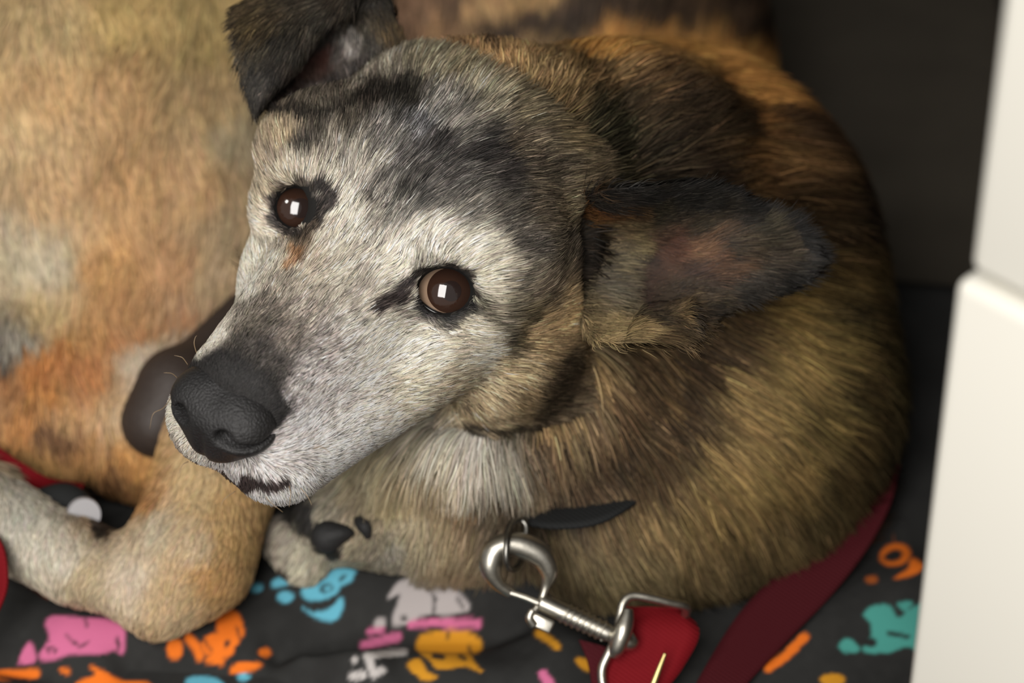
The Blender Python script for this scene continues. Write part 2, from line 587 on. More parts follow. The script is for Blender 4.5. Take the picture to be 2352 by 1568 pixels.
for (c, s), gz, op in zip(EYES, GAZE, OPEN):
    v, f = cap(c, gz, RE, math.pi * 0.62, 48, 22)
    eye = mesh_obj('eye', W(v), f, m_sclera, dog)
    v, f = cap(c, gz, RE + 0.018, 0.78 if s < 0 else 0.71, 48, 12); mesh_obj('iris', W(v), f, m_iris, eye)
    pz = gz + np.array([0.03, -0.02, 0])
    v, f = cap(c, pz, RE + 0.03, 0.30, 40, 8); mesh_obj('pupil', W(v), f, m_pupil, eye)
    # lid rim hugging the ball
    pts = []
    for (x, y) in op:
        p = V(x, y, c[2] + 0.9); q = p - c
        rr = math.hypot(q[0], q[1]); R2 = RE + 0.06
        if rr < R2 * 0.97: z = math.sqrt(R2 ** 2 - rr ** 2)
        else:
            z = 0.25
        pts.append(np.array([c[0] + q[0], c[1] + q[1], c[2] + z]))
    v, f = tube(pts, 0.09, 10, True, 64)
    mesh_obj('eyelid', W(v), f, m_lid, dog)

# --- ears: curved shells from rows of (px, py, depth)
def shell(rows, nu=36, nv=24, th=0.22):
    rows = [np.array([V(*p) for p in r]) for r in rows]
    g = np.array([catmull(r, nv) for r in rows])
    g = np.stack([catmull(g[:, j], nu) for j in range(nv)], 1)      # nu x nv
    du = np.gradient(g, axis=0); dv = np.gradient(g, axis=1)
    n = np.cross(du, dv); n /= np.linalg.norm(n, axis=2)[..., None] + 1e-9
    if n[..., 2].mean() < 0: n = -n
    u = np.linspace(0, 1, nv)[None, :]; w = np.linspace(0, 1, nu)[:, None]
    edge = np.sqrt(np.clip(np.minimum(np.minimum(u, 1 - u) * 8, (1 - w) * 8), 0, 1))
    back = g - n * (th * (0.25 + 0.75 * edge))[..., None]
    vs = np.vstack([g.reshape(-1, 3), back.reshape(-1, 3)])
    fs = []
    N = nu * nv
    for i in range(nu - 1):
        for j in range(nv - 1):
            a, b, c, d = i * nv + j, i * nv + j + 1, (i + 1) * nv + j + 1, (i + 1) * nv + j
            fs.append((a, b, c, d)); fs.append((N + d, N + c, N + b, N + a))
    loop = [j for j in range(nv)] + [i * nv + nv - 1 for i in range(1, nu)] + [(nu - 1) * nv + j for j in range(nv - 2, -1, -1)] + [i * nv for i in range(nu - 2, 0, -1)]
    for a, b in zip(loop, loop[1:] + loop[:1]): fs.append((b, a, N + a, N + b))
    fs = np.array(fs)
    fn = vnormals(vs, fs)
    if (fn[:N] * n.reshape(-1, 3)).sum(1).mean() < 0: fs = fs[:, ::-1]
    return vs, fs

# dog's left ear (picture right): base -> tip, each row top edge -> bottom edge
EAR_L = [
    [(1345, 452, -0.60), (1330, 540, -2.40), (1330, 640, -2.60), (1340, 720, -1.60), (1362, 782, -0.20)],
    [(1400, 436, 0.70), (1400, 520, -2.20), (1410, 620, -2.60), (1415, 720, -1.40), (1430, 786, 0.80)],
    [(1480, 432, 1.10), (1480, 520, -1.70), (1490, 620, -2.50), (1500, 710, -1.30), (1510, 780, 0.70)],
    [(1570, 424, 0.60), (1570, 510, -1.40), (1580, 600, -2.00), (1590, 690, -1.40), (1592, 768, 0.00)],
    [(1660, 440, -0.30), (1660, 510, -1.50), (1665, 590, -1.90), (1660, 660, -1.70), (1650, 718, -0.90)],
    [(1740, 470, -1.20), (1745, 525, -1.80), (1745, 580, -2.20), (1740, 630, -2.00), (1735, 682, -1.60)],
    [(1810, 515, -2.00), (1815, 550, -2.40), (1815, 590, -2.60), (1812, 625, -2.40), (1805, 660, -2.20)],
    [(1855, 560, -2.50), (1862, 575, -2.60), (1863, 590, -2.70), (1862, 605, -2.70), (1855, 622, -2.60)]]
vL, fL = shell(EAR_L)
# small folded pouch on its lower rim
POUCH = [
    [(1430, 786, 1.00), (1480, 700, -1.00), (1540, 690, -1.20), (1575, 690, -0.80)],
    [(1500, 785, 1.30), (1520, 740, 0.00), (1555, 712, -0.20), (1580, 700, 0.00)],
    [(1560, 782, 1.00), (1575, 755, 0.70), (1582, 725, 0.50), (1584, 702, 0.30)],
    [(1580, 772, 0.40), (1592, 752, 0.30), (1594, 730, 0.20), (1590, 708, 0.00)]]
vP, fP = shell(POUCH, 16, 14, 0.15)
# dog's right ear (picture top left): open cup and the folded flap in front of it
EAR_R = [
    [(628, 262, -3.40), (680, 268, -3.80), (740, 240, -4.00), (800, 190, -4.00), (860, 150, -4.00), (930, 110, -4.40)],
    [(600, 215, -3.40), (670, 215, -5.40), (735, 180, -6.00), (800, 130, -5.60), (855, 90, -4.20), (912, 50, -4.60)],
    [(570, 150, -3.80), (650, 140, -6.00), (730, 110, -6.60), (800, 60, -6.00), (850, 30, -4.60), (900, 0, -5.00)],
    [(550, 80, -4.20), (640, 60, -5.80), (730, 30, -6.40), (800, -10, -6.00), (850, -40, -4.80), (888, -60, -5.40)],
    [(540, 15, -4.40), (640, -20, -5.40), (730, -50, -5.80), (800, -70, -5.60), (850, -90, -5.20), (880, -100, -5.60)]]
vR, fR = shell(EAR_R)
FLAP = [
    [(538, 18, -4.20), (640, -30, -4.80), (760, -60, -5.00), (880, -90, -5.20)],
    [(542, 70, -3.40), (635, 50, -3.20), (725, 10, -3.40), (830, -30, -4.00)],
    [(555, 140, -3.10), (625, 125, -2.70), (690, 90, -2.90), (755, 55, -3.60)],
    [(568, 195, -3.00), (610, 185, -2.60), (655, 165, -2.80), (695, 135, -3.40)],
    [(580, 240, -3.00), (597, 235, -2.80), (615, 225, -2.90), (632, 208, -3.30)],
    [(586, 262, -3.10), (590, 260, -3.05), (594, 257, -3.10), (598, 252, -3.20)]]
vF, fF = shell(FLAP, 30, 20, 0.2)
earL_v, earL_f = join([(vL, [tuple(q) for q in fL]), (vP, [tuple(q) for q in fP])])
earR_v, earR_f = join([(vR, [tuple(q) for q in fR]), (vF, [tuple(q) for q in fF])])
earL = mesh_obj('ear', W(earL_v), earL_f, m_skin, dog)
earR = mesh_obj('ear', W(earR_v), earR_f, m_skin, dog)
meta(earL, 'dark ear laid out sideways with a reddish hollow')
meta(earR, 'dark pricked ear with its tip folded over')

# ------------------------------------------------------------------ tan dog
Ft = Field(np.arange(-27, -6.5, 0.3), np.arange(-13, 20, 0.3), np.arange(-36, 1, 0.3))
T = Ft
T.ell(V(150, 330, -21), (10.2, 10.8, 8.0), 2.0)
T.ell(V(330, 120, -23), (7.4, 9, 7), 2.0)
T.cone(V(480, 560, -17), V(260, 760, -16), 3.0, 3.6, 2.5)
T.ell(V(150, 960, -15.5), (6.6, 3.4, 4.2), 1.6)
T.ell(V(440, 1010, -14.5), (4.0, 3.3, 3.6), 1.4)
T.ell(V(60, 900, -15), (4.6, 3.6, 3.6), 1.2)
T.cone(V(520, 1030, -9.5), V(430, 1290, -7.8), 2.5, 2.2, 1.2)
T.cone(V(430, 1290, -7.8), V(372, 1400, -7.2), 2.2, 0.95, 1.2)
T.cone(V(352, 1388, -7.2), V(180, 1290, -8.0), 1.0, 1.3, 1.2)
T.cone(V(180, 1290, -8.0), V(-60, 1170, -9.0), 1.35, 1.9, 1.2)
ground_cut(Ft, 1.3)
tv, tf = Ft.mesh(); tv = lap(tv, tf, 2, 0.5); tn = vnormals(tv, tf)
tan_base = np.array([W(V(150, 500, -18))[0], W(V(150, 500, -18))[1], 0.005])
tan = mesh_obj('dog', W(tv), tf, m_skin, base=tan_base)
meta(tan, 'tan short-haired dog lying behind the brindle dog\'s muzzle', 'dog')

# ------------------------------------------------------------------ coat pattern
HEADS = """
1372 490 44 38 30 .3;1372 550 40 35 28 .3;1378 620 42 36 30 .3;1380 690 50 44 36 .3
446 822 200 198 182 .2;425 880 205 203 188 .12;385 980 205 203 188 .12;398 1030 200 192 178 .2;500 765 210 207 192 .15;560 665 212 210 195 .15;590 590 212 208 190 .15
545 800 78 74 68 .3;600 800 80 76 72 .3;640 840 92 88 84 .3;620 900 92 90 88 .3;570 760 105 100 90 .35;650 780 112 106 98 .4;620 705 118 112 102 .4;700 720 145 139 129 .4;600 730 100 95 86 .4
660 640 158 152 138 .35;720 640 172 167 152 .3;750 780 165 160 154 .4;700 860 175 172 168 .4;655 930 160 158 156 .4
690 970 215 213 210 .3;700 1040 216 213 208 .3;620 1075 205 202 198 .3;560 1085 185 182 178 .35;760 900 206 202 196 .3;800 1000 222 219 208 .25;850 900 215 212 200 .25;900 1000 214 211 198 .25;870 800 214 212 198 .25;800 760 184 182 172 .35;760 1060 222 218 208 .25
545 1128 228 218 212 .15;610 1130 228 218 212 .15;470 1108 222 212 205 .2;660 1115 225 218 208 .2
950 800 216 213 196 .3;950 900 204 199 178 .3;1000 960 178 168 146 .4;1080 940 178 162 130 .35;1130 880 185 170 138 .3;1180 820 186 170 135 .35;1100 800 204 199 180 .3;1200 900 140 124 95 .4;1250 930 85 76 60 .4;1285 860 85 74 58 .4;1300 800 140 122 92 .4
1260 740 182 158 118 .35;1320 720 190 165 122 .35;1220 760 178 155 118 .4;1200 720 120 110 86 .5;1170 690 115 110 94 .5;1190 760 95 86 66 .5;1250 660 118 108 92 .5;1140 620 200 197 178 .25;1090 560 204 202 186 .25;1120 660 205 202 184 .25;1130 730 190 184 166 .35
1200 560 92 88 80 .55;1190 640 110 105 92 .55;1280 560 105 98 84 .5;1300 480 122 112 90 .5;1240 470 98 90 76 .55;1330 400 105 95 75 .5;1150 500 82 79 72 .6;1080 480 118 116 108 .55;1000 530 202 200 186 .35;930 560 208 205 190 .28;900 620 210 208 192 .25
850 660 182 178 165 .3;820 600 188 184 170 .35;780 640 180 176 162 .3;760 560 204 200 184 .28;800 500 208 205 190 .28;780 450 204 201 186 .3;860 440 122 119 111 .55;850 520 165 162 150 .5;900 500 132 130 122 .55;950 430 80 78 74 .6
1000 360 66 64 62 .6;1100 340 54 52 50 .6;1150 400 58 55 52 .6;1050 420 82 80 76 .6;1200 340 92 84 70 .55;1250 400 88 81 68 .55;900 380 100 98 94 .6;960 290 112 113 114 .6;880 330 128 126 120 .55;840 380 178 175 162 .4
780 350 150 146 134 .5;760 300 134 129 116 .5;700 330 85 79 70 .5;720 290 78 73 63 .5;650 320 168 154 128 .35;620 380 156 144 124 .4;610 440 170 160 138 .35;700 390 195 189 172 .3;640 400 182 174 154 .3;600 520 198 190 172 .25;620 570 205 200 182 .22;690 560 150 138 118 .3;710 600 196 188 170 .28;740 520 185 180 165 .3
760 210 88 82 72 .5;830 170 160 154 138 .45;900 150 160 154 138 .45;980 150 138 132 110 .5;860 235 55 50 44 .5;940 225 52 50 44 .5;800 265 85 80 70 .5;1050 170 142 134 108 .5;1100 230 146 142 122 .5;1000 240 138 136 128 .5;1150 170 135 122 96 .5;1200 240 108 100 80 .5;1300 200 112 98 72 .5;1300 300 96 86 64 .5;1050 280 120 118 110 .55
"""
BODYS = """
1370 550 60 50 38 .4;1390 640 60 50 38 .4;1380 730 90 76 54 .4;1450 600 62 50 38 .4;1550 600 66 54 40 .4;1700 600 72 58 38 .4
950 50 150 112 82 .3;1030 60 190 145 98 .25;1100 30 205 160 105 .25;1250 20 205 162 100 .25;1060 20 130 98 74 .3;1300 70 125 98 66 .35;1350 45 72 56 40 .35;1500 50 62 50 36 .35;1700 60 40 32 26 .3;1180 110 210 165 108 .25;1300 110 208 160 95 .25;1400 100 215 165 95 .25;1500 115 218 165 92 .25;1600 140 212 155 82 .25;1700 190 185 122 58 .3;1800 230 140 95 55 .3;1850 300 100 72 46 .35
1250 160 170 138 92 .35;1400 170 160 124 78 .35;1500 180 142 105 66 .35;1550 240 84 66 48 .4;1450 250 98 82 58 .45;1600 285 76 60 42 .4;1650 320 105 78 46 .4;1750 260 172 115 56 .3;1700 350 150 105 56 .35;1800 380 138 98 54 .35;1400 300 98 90 64 .5;1500 360 74 62 44 .45;1600 400 72 56 40 .4;1850 450 110 80 46 .4;1900 550 92 70 42 .4;1950 480 80 62 42 .4;1400 400 95 84 60 .5;1300 400 95 84 62 .5
1900 620 140 110 58 .35;1800 720 160 128 66 .3;1700 740 115 88 52 .4;1900 800 172 142 76 .3;1800 850 176 144 80 .3;1700 900 176 142 82 .3;1750 980 182 148 86 .3;1850 960 168 140 75 .35;1950 720 84 72 44 .4;1950 900 112 94 54 .4;2030 800 100 84 48 .4;2000 1000 105 88 54 .4
1650 800 98 76 48 .45;1600 850 92 70 46 .45;1500 850 120 95 62 .4;1450 800 128 102 66 .4;1380 850 200 170 122 .3;1400 900 172 138 94 .35;1480 950 105 82 55 .45;1550 1000 86 68 46 .45;1350 960 184 152 108 .3;1300 1010 168 142 102 .35;1270 1050 135 108 78 .4;1400 1050 95 76 54 .45;1500 1080 130 102 65 .4;1350 1120 106 82 58 .45;1300 1180 74 60 46 .4;1220 1100 155 132 102 .35;1150 1080 205 195 174 .2;1100 1040 224 215 198 .15;1020 1020 218 210 188 .15;1150 1010 140 126 102 .35;1070 1100 205 192 170 .2
850 1090 195 180 144 .2;900 1150 195 175 130 .2;1000 1150 182 158 118 .2;1060 1180 160 128 92 .25;950 1220 184 168 134 .2;1050 1240 172 150 116 .2;1120 1170 125 110 88 .3;1300 1250 152 130 90 .3;1400 1230 160 134 90 .3;1500 1200 178 146 92 .3;1600 1150 174 142 84 .3;1650 1060 186 152 90 .3;1700 1100 178 146 84 .3;1600 1250 156 128 80 .3;1750 1200 138 112 68 .35;1500 1300 172 148 100 .3;1400 1320 176 154 106 .3;1350 1380 150 128 90 .3;1600 1340 132 110 72 .35;1700 1300 104 86 54 .35;1850 1150 115 95 55 .35;1800 1080 150 122 68 .35;1900 1080 108 90 52 .35;1300 1340 124 106 76 .3
650 1230 190 178 158 .15;700 1270 205 196 168 .15;620 1200 150 138 124 .15;760 1150 180 168 145 .2;820 1190 178 160 128 .2;870 1245 170 158 130 .2;900 1260 190 182 162 .2
"""
TANS = """
100 50 212 178 126 .16;300 30 215 178 115 .16;450 60 205 172 112 .16;100 200 218 174 120 .16;300 200 214 168 114 .16;450 200 200 164 114 .16;550 300 196 172 132 .16;100 400 222 178 126 .16;300 400 214 165 110 .16;450 400 210 166 116 .16;540 500 198 168 126 .16;60 300 226 188 136 .16;100 600 216 194 158 .14;40 550 208 186 150 .14;250 600 218 164 104 .14;400 600 206 155 106 .14;500 600 212 178 134 .14;100 700 214 180 128 .14;300 700 208 154 100 .14;450 700 208 168 128 .12;200 760 204 150 92 .14;40 770 186 172 150 .12;0 820 80 74 68 .12;430 780 222 196 158 .08;330 850 226 200 168 .08
100 850 210 142 76 .15;200 850 205 138 84 .15;60 930 214 146 80 .15;150 930 220 168 112 .15;250 930 222 178 130 .12;130 980 150 108 70 .2;200 1000 190 138 82 .15;300 1050 208 148 82 .15;100 1020 200 152 92 .15;250 1110 140 98 60 .2;330 1150 175 122 72 .2;450 1100 218 182 130 .1;550 1150 216 172 114 .1;350 1200 212 190 156 .1;450 1250 220 188 146 .1;550 1250 208 164 106 .1;300 1320 230 204 172 .08;400 1350 216 180 132 .1;480 1320 212 160 100 .1;400 1430 220 184 138 .1;100 1230 222 206 180 .1;30 1150 208 194 170 .1;200 1330 214 186 144 .1;150 1290 226 208 180 .1;60 1190 216 204 180 .1
280 960 222 185 140 .08;450 950 190 150 105 .1
"""
def parse(t):
    return np.array([[float(q) for q in r.split()] for r in t.replace('\n', ';').split(';') if r.strip()])
HEADS, BODYS, TANS = parse(HEADS), parse(BODYS), parse(TANS)
HEADS[:, 2:5] = 255 * np.clip((HEADS[:, 2:5] / 255 - 0.5) * 1.12 + 0.555, 0.09, 0.94) * np.array([1.012, 0.988, 0.985])
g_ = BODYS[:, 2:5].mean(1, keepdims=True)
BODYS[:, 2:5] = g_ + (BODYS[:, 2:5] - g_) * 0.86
BODYS[:, 2:5] *= np.where(BODYS[:, 0] > 1280, 0.79, 0.94)[:, None]  # right side lowered: dark brindle coat plus some painted shade
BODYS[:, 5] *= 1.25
BODYS[:, 2:5] *= np.where(BODYS[:, 0] > 1840, 0.86, 1.0)[:, None]  # right rim darker again, part brindle, part shading put into the colour
TANS[:, 2:5] *= np.array([0.90, 0.93, 0.97])

# strokes: polyline, half width, softness, colour, contrast, opacity
SH = [
    ([(428, 1050), (462, 1080), (530, 1104), (600, 1110), (655, 1096)], 11, 8, (62, 52, 50), .3, .9),
    ([(620, 470), (630, 500), (648, 525), (680, 540), (705, 535)], 10, 12, (52, 47, 45), .45, .8),
    ([(735, 425), (752, 440), (745, 470), (728, 500), (715, 525)], 12, 10, (50, 44, 41), .5, .9),
    ([(715, 525), (700, 555), (690, 590)], 8, 12, (105, 90, 74), .4, .6),
    ([(625, 455), (650, 425), (690, 417), (725, 430)], 4, 8, (62, 54, 48), .4, .8),
    ([(660, 600), (690, 575)], 8, 14, (176, 120, 78), .3, .55),
    ([(600, 560), (640, 580)], 8, 14, (120, 112, 100), .4, .3),
    ([(925, 672), (950, 650), (975, 625), (1010, 606), (1050, 606), (1085, 630), (1098, 665)], 4, 8, (48, 42, 38), .4, .9),
    ([(955, 695), (985, 720), (1025, 738), (1065, 732), (1092, 708)], 8, 14, (48, 46, 46), .35, .9),
    ([(870, 695), (905, 678), (938, 664)], 8, 10, (58, 50, 48), .4, .9),
    ([(900, 700), (950, 720), (1000, 745)], 5, 12, (110, 102, 95), .4, .6),
    ([(1000, 742), (1060, 745), (1100, 725)], 4, 12, (105, 100, 90), .5, .6),
    ([(1115, 690), (1130, 740), (1170, 790)], 10, 18, (90, 84, 70), .5, .6),
    ([(660, 250), (720, 285), (770, 265), (830, 232), (900, 222), (960, 230)], 9, 14, (40, 36, 31), .5, .62),
    ([(610, 275), (650, 268), (690, 285)], 6, 9, (36, 32, 28), .4, .8),
    ([(730, 330), (690, 345)], 14, 18, (70, 66, 58), .5, .6),
    ([(880, 420), (950, 460), (1010, 470)], 8, 20, (70, 68, 64), .6, .45),
    ([(905, 480), (880, 520)], 5, 14, (90, 88, 82), .6, .4),
    ([(1060, 975), (1140, 972), (1240, 962)], 6, 12, (62, 55, 44), .4, .8),
    ([(1240, 960), (1275, 900), (1300, 830)], 20, 18, (66, 56, 43), .4, .8),
    ([(1340, 480), (1332, 560), (1345, 650)], 8, 10, (48, 42, 36), .4, .7),
    ([(440, 880), (490, 850), (540, 840), (590, 872), (622, 925)], 26, 24, (44, 42, 41), .2, .97),
    ([(470, 880), (520, 885), (570, 905), (612, 945)], 24, 14, (42, 40, 39), .15, 1.0),
    ([(560, 790), (620, 830), (640, 870)], 14, 30, (70, 66, 62), .3, .6),
    ([(400, 985), (410, 1035), (440, 1050)], 5, 8, (150, 140, 130), .3, .5),
]
SB = [
    ([(1130, 92), (1250, 58), (1400, 34), (1560, 36), (1700, 60)], 18, 18, (72, 56, 42), .35, .9),
    ([(1760, 110), (1850, 190), (1910, 280)], 20, 25, (46, 36, 27), .35, .8),
    ([(1000, 5), (1060, 25), (1040, 60)], 10, 20, (96, 74, 56), .3, .6),
    ([(1360, 108), (1450, 100), (1560, 118), (1680, 165), (1760, 240)], 20, 30, (208, 150, 82), .25, .8),
    ([(1480, 250), (1600, 290), (1700, 310)], 18, 22, (60, 48, 34), .4, .75),
    ([(1380, 860), (1340, 960), (1260, 1010)], 16, 18, (206, 172, 122), .3, .7),
    ([(1310, 870), (1290, 960), (1230, 985)], 14, 12, (62, 52, 40), .4, .8),
    ([(1470, 850), (1440, 960), (1380, 1040)], 20, 22, (84, 66, 46), .4, .7),
    ([(1620, 780), (1600, 900), (1540, 1020), (1470, 1100)], 24, 26, (82, 64, 42), .4, .6),
    ([(1560, 820), (1540, 900), (1520, 940)], 12, 20, (140, 110, 70), .35, .5),
    ([(1945, 640), (1960, 800), (1945, 960), (1890, 1080)], 14, 22, (74, 60, 36), .4, .75),
    ([(1800, 1000), (1760, 1120), (1680, 1220)], 10, 26, (106, 86, 52), .4, .5),
    ([(1120, 1130), (1180, 1180), (1230, 1200)], 14, 16, (96, 84, 68), .3, .7),
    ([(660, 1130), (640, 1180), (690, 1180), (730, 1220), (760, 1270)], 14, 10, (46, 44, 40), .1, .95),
    ([(690, 1150), (715, 1200)], 16, 10, (50, 48, 46), .1, .95),  # shade of the gap between paw and foreleg, painted onto the fur
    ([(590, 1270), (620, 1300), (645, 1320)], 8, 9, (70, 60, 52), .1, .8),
    ([(1000, 1120), (1030, 1170), (1080, 1220), (1110, 1265)], 6, 14, (120, 104, 80), .2, .6),
]
ST = [
    ([(340, 960), (400, 930)], 14, 30, (190, 150, 110), .1, .2),
    ([(160, 1100), (230, 1160), (250, 1210)], 16, 16, (52, 44, 38), .1, .85),
    ([(100, 970), (170, 985)], 12, 18, (110, 76, 48), .2, .7),
    ([(100, 830), (200, 800), (330, 760), (450, 690)], 10, 24, (178, 122, 78), .15, .6),
    ([(0, 870), (70, 820), (150, 780)], 14, 24, (205, 138, 80), .15, .6),
    ([(460, 760), (380, 830), (310, 880)], 12, 20, (226, 196, 168), .06, .7),
]
def seg_dist(x, y, pts):
    d = np.full(len(x), 1e9)
    for (a, b) in zip(pts, pts[1:]):
        ux, uy = b[0] - a[0], b[1] - a[1]
        t = np.clip(((x - a[0]) * ux + (y - a[1]) * uy) / (ux * ux + uy * uy + 1e-9), 0, 1)
        d = np.minimum(d, np.hypot(x - a[0] - t * ux, y - a[1] - t * uy))
    return d

def coat(p, samples, strokes, jit=0.35):
    """base colour (sRGB 0..1) and hair contrast at view-cm points"""
    x, y = PX(p)
    x = x + 16 * vnoise(p, 0.9) + 9 * vnoise(p + 3, 2.3)
    y = y + 16 * vnoise(p + 11, 0.9) + 9 * vnoise(p + 5, 2.3)
    out = np.zeros((len(p), 3)); con = np.zeros(len(p))
    for i in range(0, len(p), 20000):
        q = slice(i, i + 20000)
        d2 = (x[q, None] - samples[None, :, 0]) ** 2 + (y[q, None] - samples[None, :, 1]) ** 2
        w = 1 / (d2 + 300.0) ** 2
        w /= w.sum(1)[:, None]
        out[q] = w @ samples[:, 2:5]; con[q] = w @ samples[:, 5]
    for pts, hw, so, c, cc, op in strokes:
        d = seg_dist(x, y, pts)
        m = op * np.clip(1 - (d - hw) / so, 0, 1)
        m = m * m * (3 - 2 * m)
        out += m[:, None] * (np.array(c, float) - out); con += m * (cc - con)
    return out / 255.0, con

# ------------------------------------------------------------------ fur
def fur_material(name, rough, spec):
    m = bpy.data.materials.new(name); m.use_nodes = True
    nt = m.node_tree; b = nt.nodes['Principled BSDF']
    a = nt.nodes.new('ShaderNodeAttribute'); a.attribute_name = 'col'
    n = nt.nodes.new('ShaderNodeAttribute'); n.attribute_name = 'nrm'
    h = nt.nodes.new('ShaderNodeHairInfo')
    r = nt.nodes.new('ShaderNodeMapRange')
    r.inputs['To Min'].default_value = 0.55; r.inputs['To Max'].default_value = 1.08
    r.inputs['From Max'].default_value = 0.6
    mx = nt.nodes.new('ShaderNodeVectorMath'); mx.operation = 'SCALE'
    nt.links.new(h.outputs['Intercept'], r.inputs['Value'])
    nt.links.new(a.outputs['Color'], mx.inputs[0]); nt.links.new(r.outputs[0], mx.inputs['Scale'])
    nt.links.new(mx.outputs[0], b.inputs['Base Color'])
    g = nt.nodes.new('ShaderNodeNewGeometry')
    m2 = nt.nodes.new('ShaderNodeMix'); m2.data_type = 'VECTOR'
    m2.inputs['Factor'].default_value = 0.35
    nt.links.new(n.outputs['Vector'], m2.inputs[4]); nt.links.new(g.outputs['Normal'], m2.inputs[5])
    nm = nt.nodes.new('ShaderNodeVectorMath'); nm.operation = 'NORMALIZE'
    nt.links.new(m2.outputs[1], nm.inputs[0]); nt.links.new(nm.outputs[0], b.inputs['Normal'])
    b.inputs['Roughness'].default_value = rough
    b.inputs['Specular IOR Level'].default_value = spec
    return m
m_fur = fur_material('coat_hair', 0.55, 0.25)

def scatter(v, f, n_v, density, count, flags=None):
    """roots on a quad/tri mesh (view cm): points, normals, weighted by density(centroids)"""
    f = np.asarray(f)
    tri = np.vstack([f[:, [0, 1, 2]], f[:, [0, 2, 3]]]) if f.shape[1] == 4 else f
    a, b, c = v[tri[:, 0]], v[tri[:, 1]], v[tri[:, 2]]
    cr = np.cross(b - a, c - a); ar = np.linalg.norm(cr, axis=1) / 2
    cen = (a + b + c) / 3; nn = cr / (2 * ar[:, None] + 1e-12)
    tocam = np.array([0, 0, DIST]) - cen; tocam /= np.linalg.norm(tocam, axis=1)[:, None]
    fac = (nn * tocam).sum(1)
    x, y = PX(cen)
    w = ar * density(cen, x, y) * np.clip((fac + 0.55) * 4, 0, 1)
    w[(x < -260) | (x > 2612) | (y < -260) | (y > 1828)] = 0
    t = rng.choice(len(tri), int(count), p=w / w.sum())
    u = rng.random((len(t), 2)); s = u.sum(1) > 1; u[s] = 1 - u[s]
    u0 = (1 - u.sum(1))[:, None]; u1 = u[:, :1]; u2 = u[:, 1:]
    p = a[t] * u0 + b[t] * u1 + c[t] * u2
    n = n_v[tri[t, 0]] * u0 + n_v[tri[t, 1]] * u1 + n_v[tri[t, 2]] * u2
    return p, n / (np.linalg.norm(n, axis=1)[:, None] + 1e-9)

def fur(name, parent, p, n, flow, length, lift, col, rad, clump=0.3, cell=0.3, curl=0.25, bend=0.0, K=5):
    N = len(p)
    if N == 0: return
    t = flow - n * (flow * n).sum(1)[:, None]
    t /= np.linalg.norm(t, axis=1)[:, None] + 1e-9
    s = np.cross(n, t)
    sw = (curl * (0.6 * rng.standard_normal(N) + 1.2 * vnoise(p, 0.8) + 0.9 * vnoise(p + 9, 2.1)))[:, None]
    t = t + s * sw; t /= np.linalg.norm(t, axis=1)[:, None]
    L = (length * (0.72 + 0.5 * rng.random(N)))[:, None]
    li = (lift * (0.7 + 0.6 * rng.random(N)))[:, None]
    P = []
    for k in range(K):
        u = k / (K - 1)
        q = p + L * (t * u * (0.55 + 0.45 * u) + n * li * (1.25 * u - 0.62 * u * u))
        q = q + np.array([0, -0.788, -0.616]) * (bend * L * u * u)
        P.append(q)
    P = np.stack(P, 1)
    if clump > 0:
        key = np.floor((p + 0.4 * cell * np.stack([vnoise(p + i, 1.7 / cell * 0.3) for i in (1, 5, 8)], 1)) / cell).astype(np.int64)
        key = key[:, 0] * 7368787 + key[:, 1] * 9973 + key[:, 2]
        _, inv = np.unique(key, return_inverse=True)
        inv = inv.ravel()
        cn = np.bincount(inv)
        for k in range(1, K):
            u = k / (K - 1)
            m = np.stack([np.bincount(inv, P[:, k, e]) / cn for e in range(3)], 1)
            amt = (clump * u * u * rng.uniform(0.3, 1.0, N))[:, None]
            P[:, k] += (m[inv] - P[:, k]) * amt
    cu = bpy.data.hair_curves.new(name)
    cu.add_curves([K] * N)
    base = world_base(parent)
    wp = (W(P.reshape(-1, 3)) - base).astype(np.float32)
    cu.attributes['position'].data.foreach_set('vector', wp.ravel())
    ra = np.array([1.0, 0.95, 0.8, 0.55, 0.12]) if K == 5 else np.linspace(1, 0.12, K)
    r = (rad if np.ndim(rad) else np.full(N, rad))[:, None] * ra[None] * 0.01
    at = cu.attributes.get('radius') or cu.attributes.new('radius', 'FLOAT', 'POINT')
    at.data.foreach_set('value', r.astype(np.float32).ravel())
    ca = cu.attributes.new('col', 'FLOAT_COLOR', 'CURVE')
    cc = np.ones((N, 4), np.float32); cc[:, :3] = col
    ca.data.foreach_set('color', cc.ravel())
    na = cu.attributes.new('nrm', 'FLOAT_VECTOR', 'CURVE')
    na.data.foreach_set('vector', (n @ RV.T).astype(np.float32).ravel())
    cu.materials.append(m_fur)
    o = bpy.data.objects.new(name, cu)
    COL.objects.link(o)
    o.parent = parent
    o['kind'] = 'stuff'
    return o

def hair_colour(srgb, con, p, freq=3.0):
    """per-hair variation around the coat colour: dark and light hairs mixed"""
    N = len(p)
    k = con * (0.85 * rng.standard_normal(N) + 0.75 * vnoise(p, freq) + 0.55 * vnoise(p + 4, freq * 2.6))
    c = s2l(np.clip(srgb, 0, 1)) * np.exp(1.35 * k - 1.2 * con ** 2)[:, None]
    c *= 1 + 0.032 * rng.standard_normal((N, 3))
    return np.clip(c, 0.002, 0.86)

def mid(p, n, flow, length, a):
    t = flow - n * (flow * n).sum(1)[:, None]
    t /= np.linalg.norm(t, axis=1)[:, None] + 1e-9
    return p + t * (length * a)[:, None]

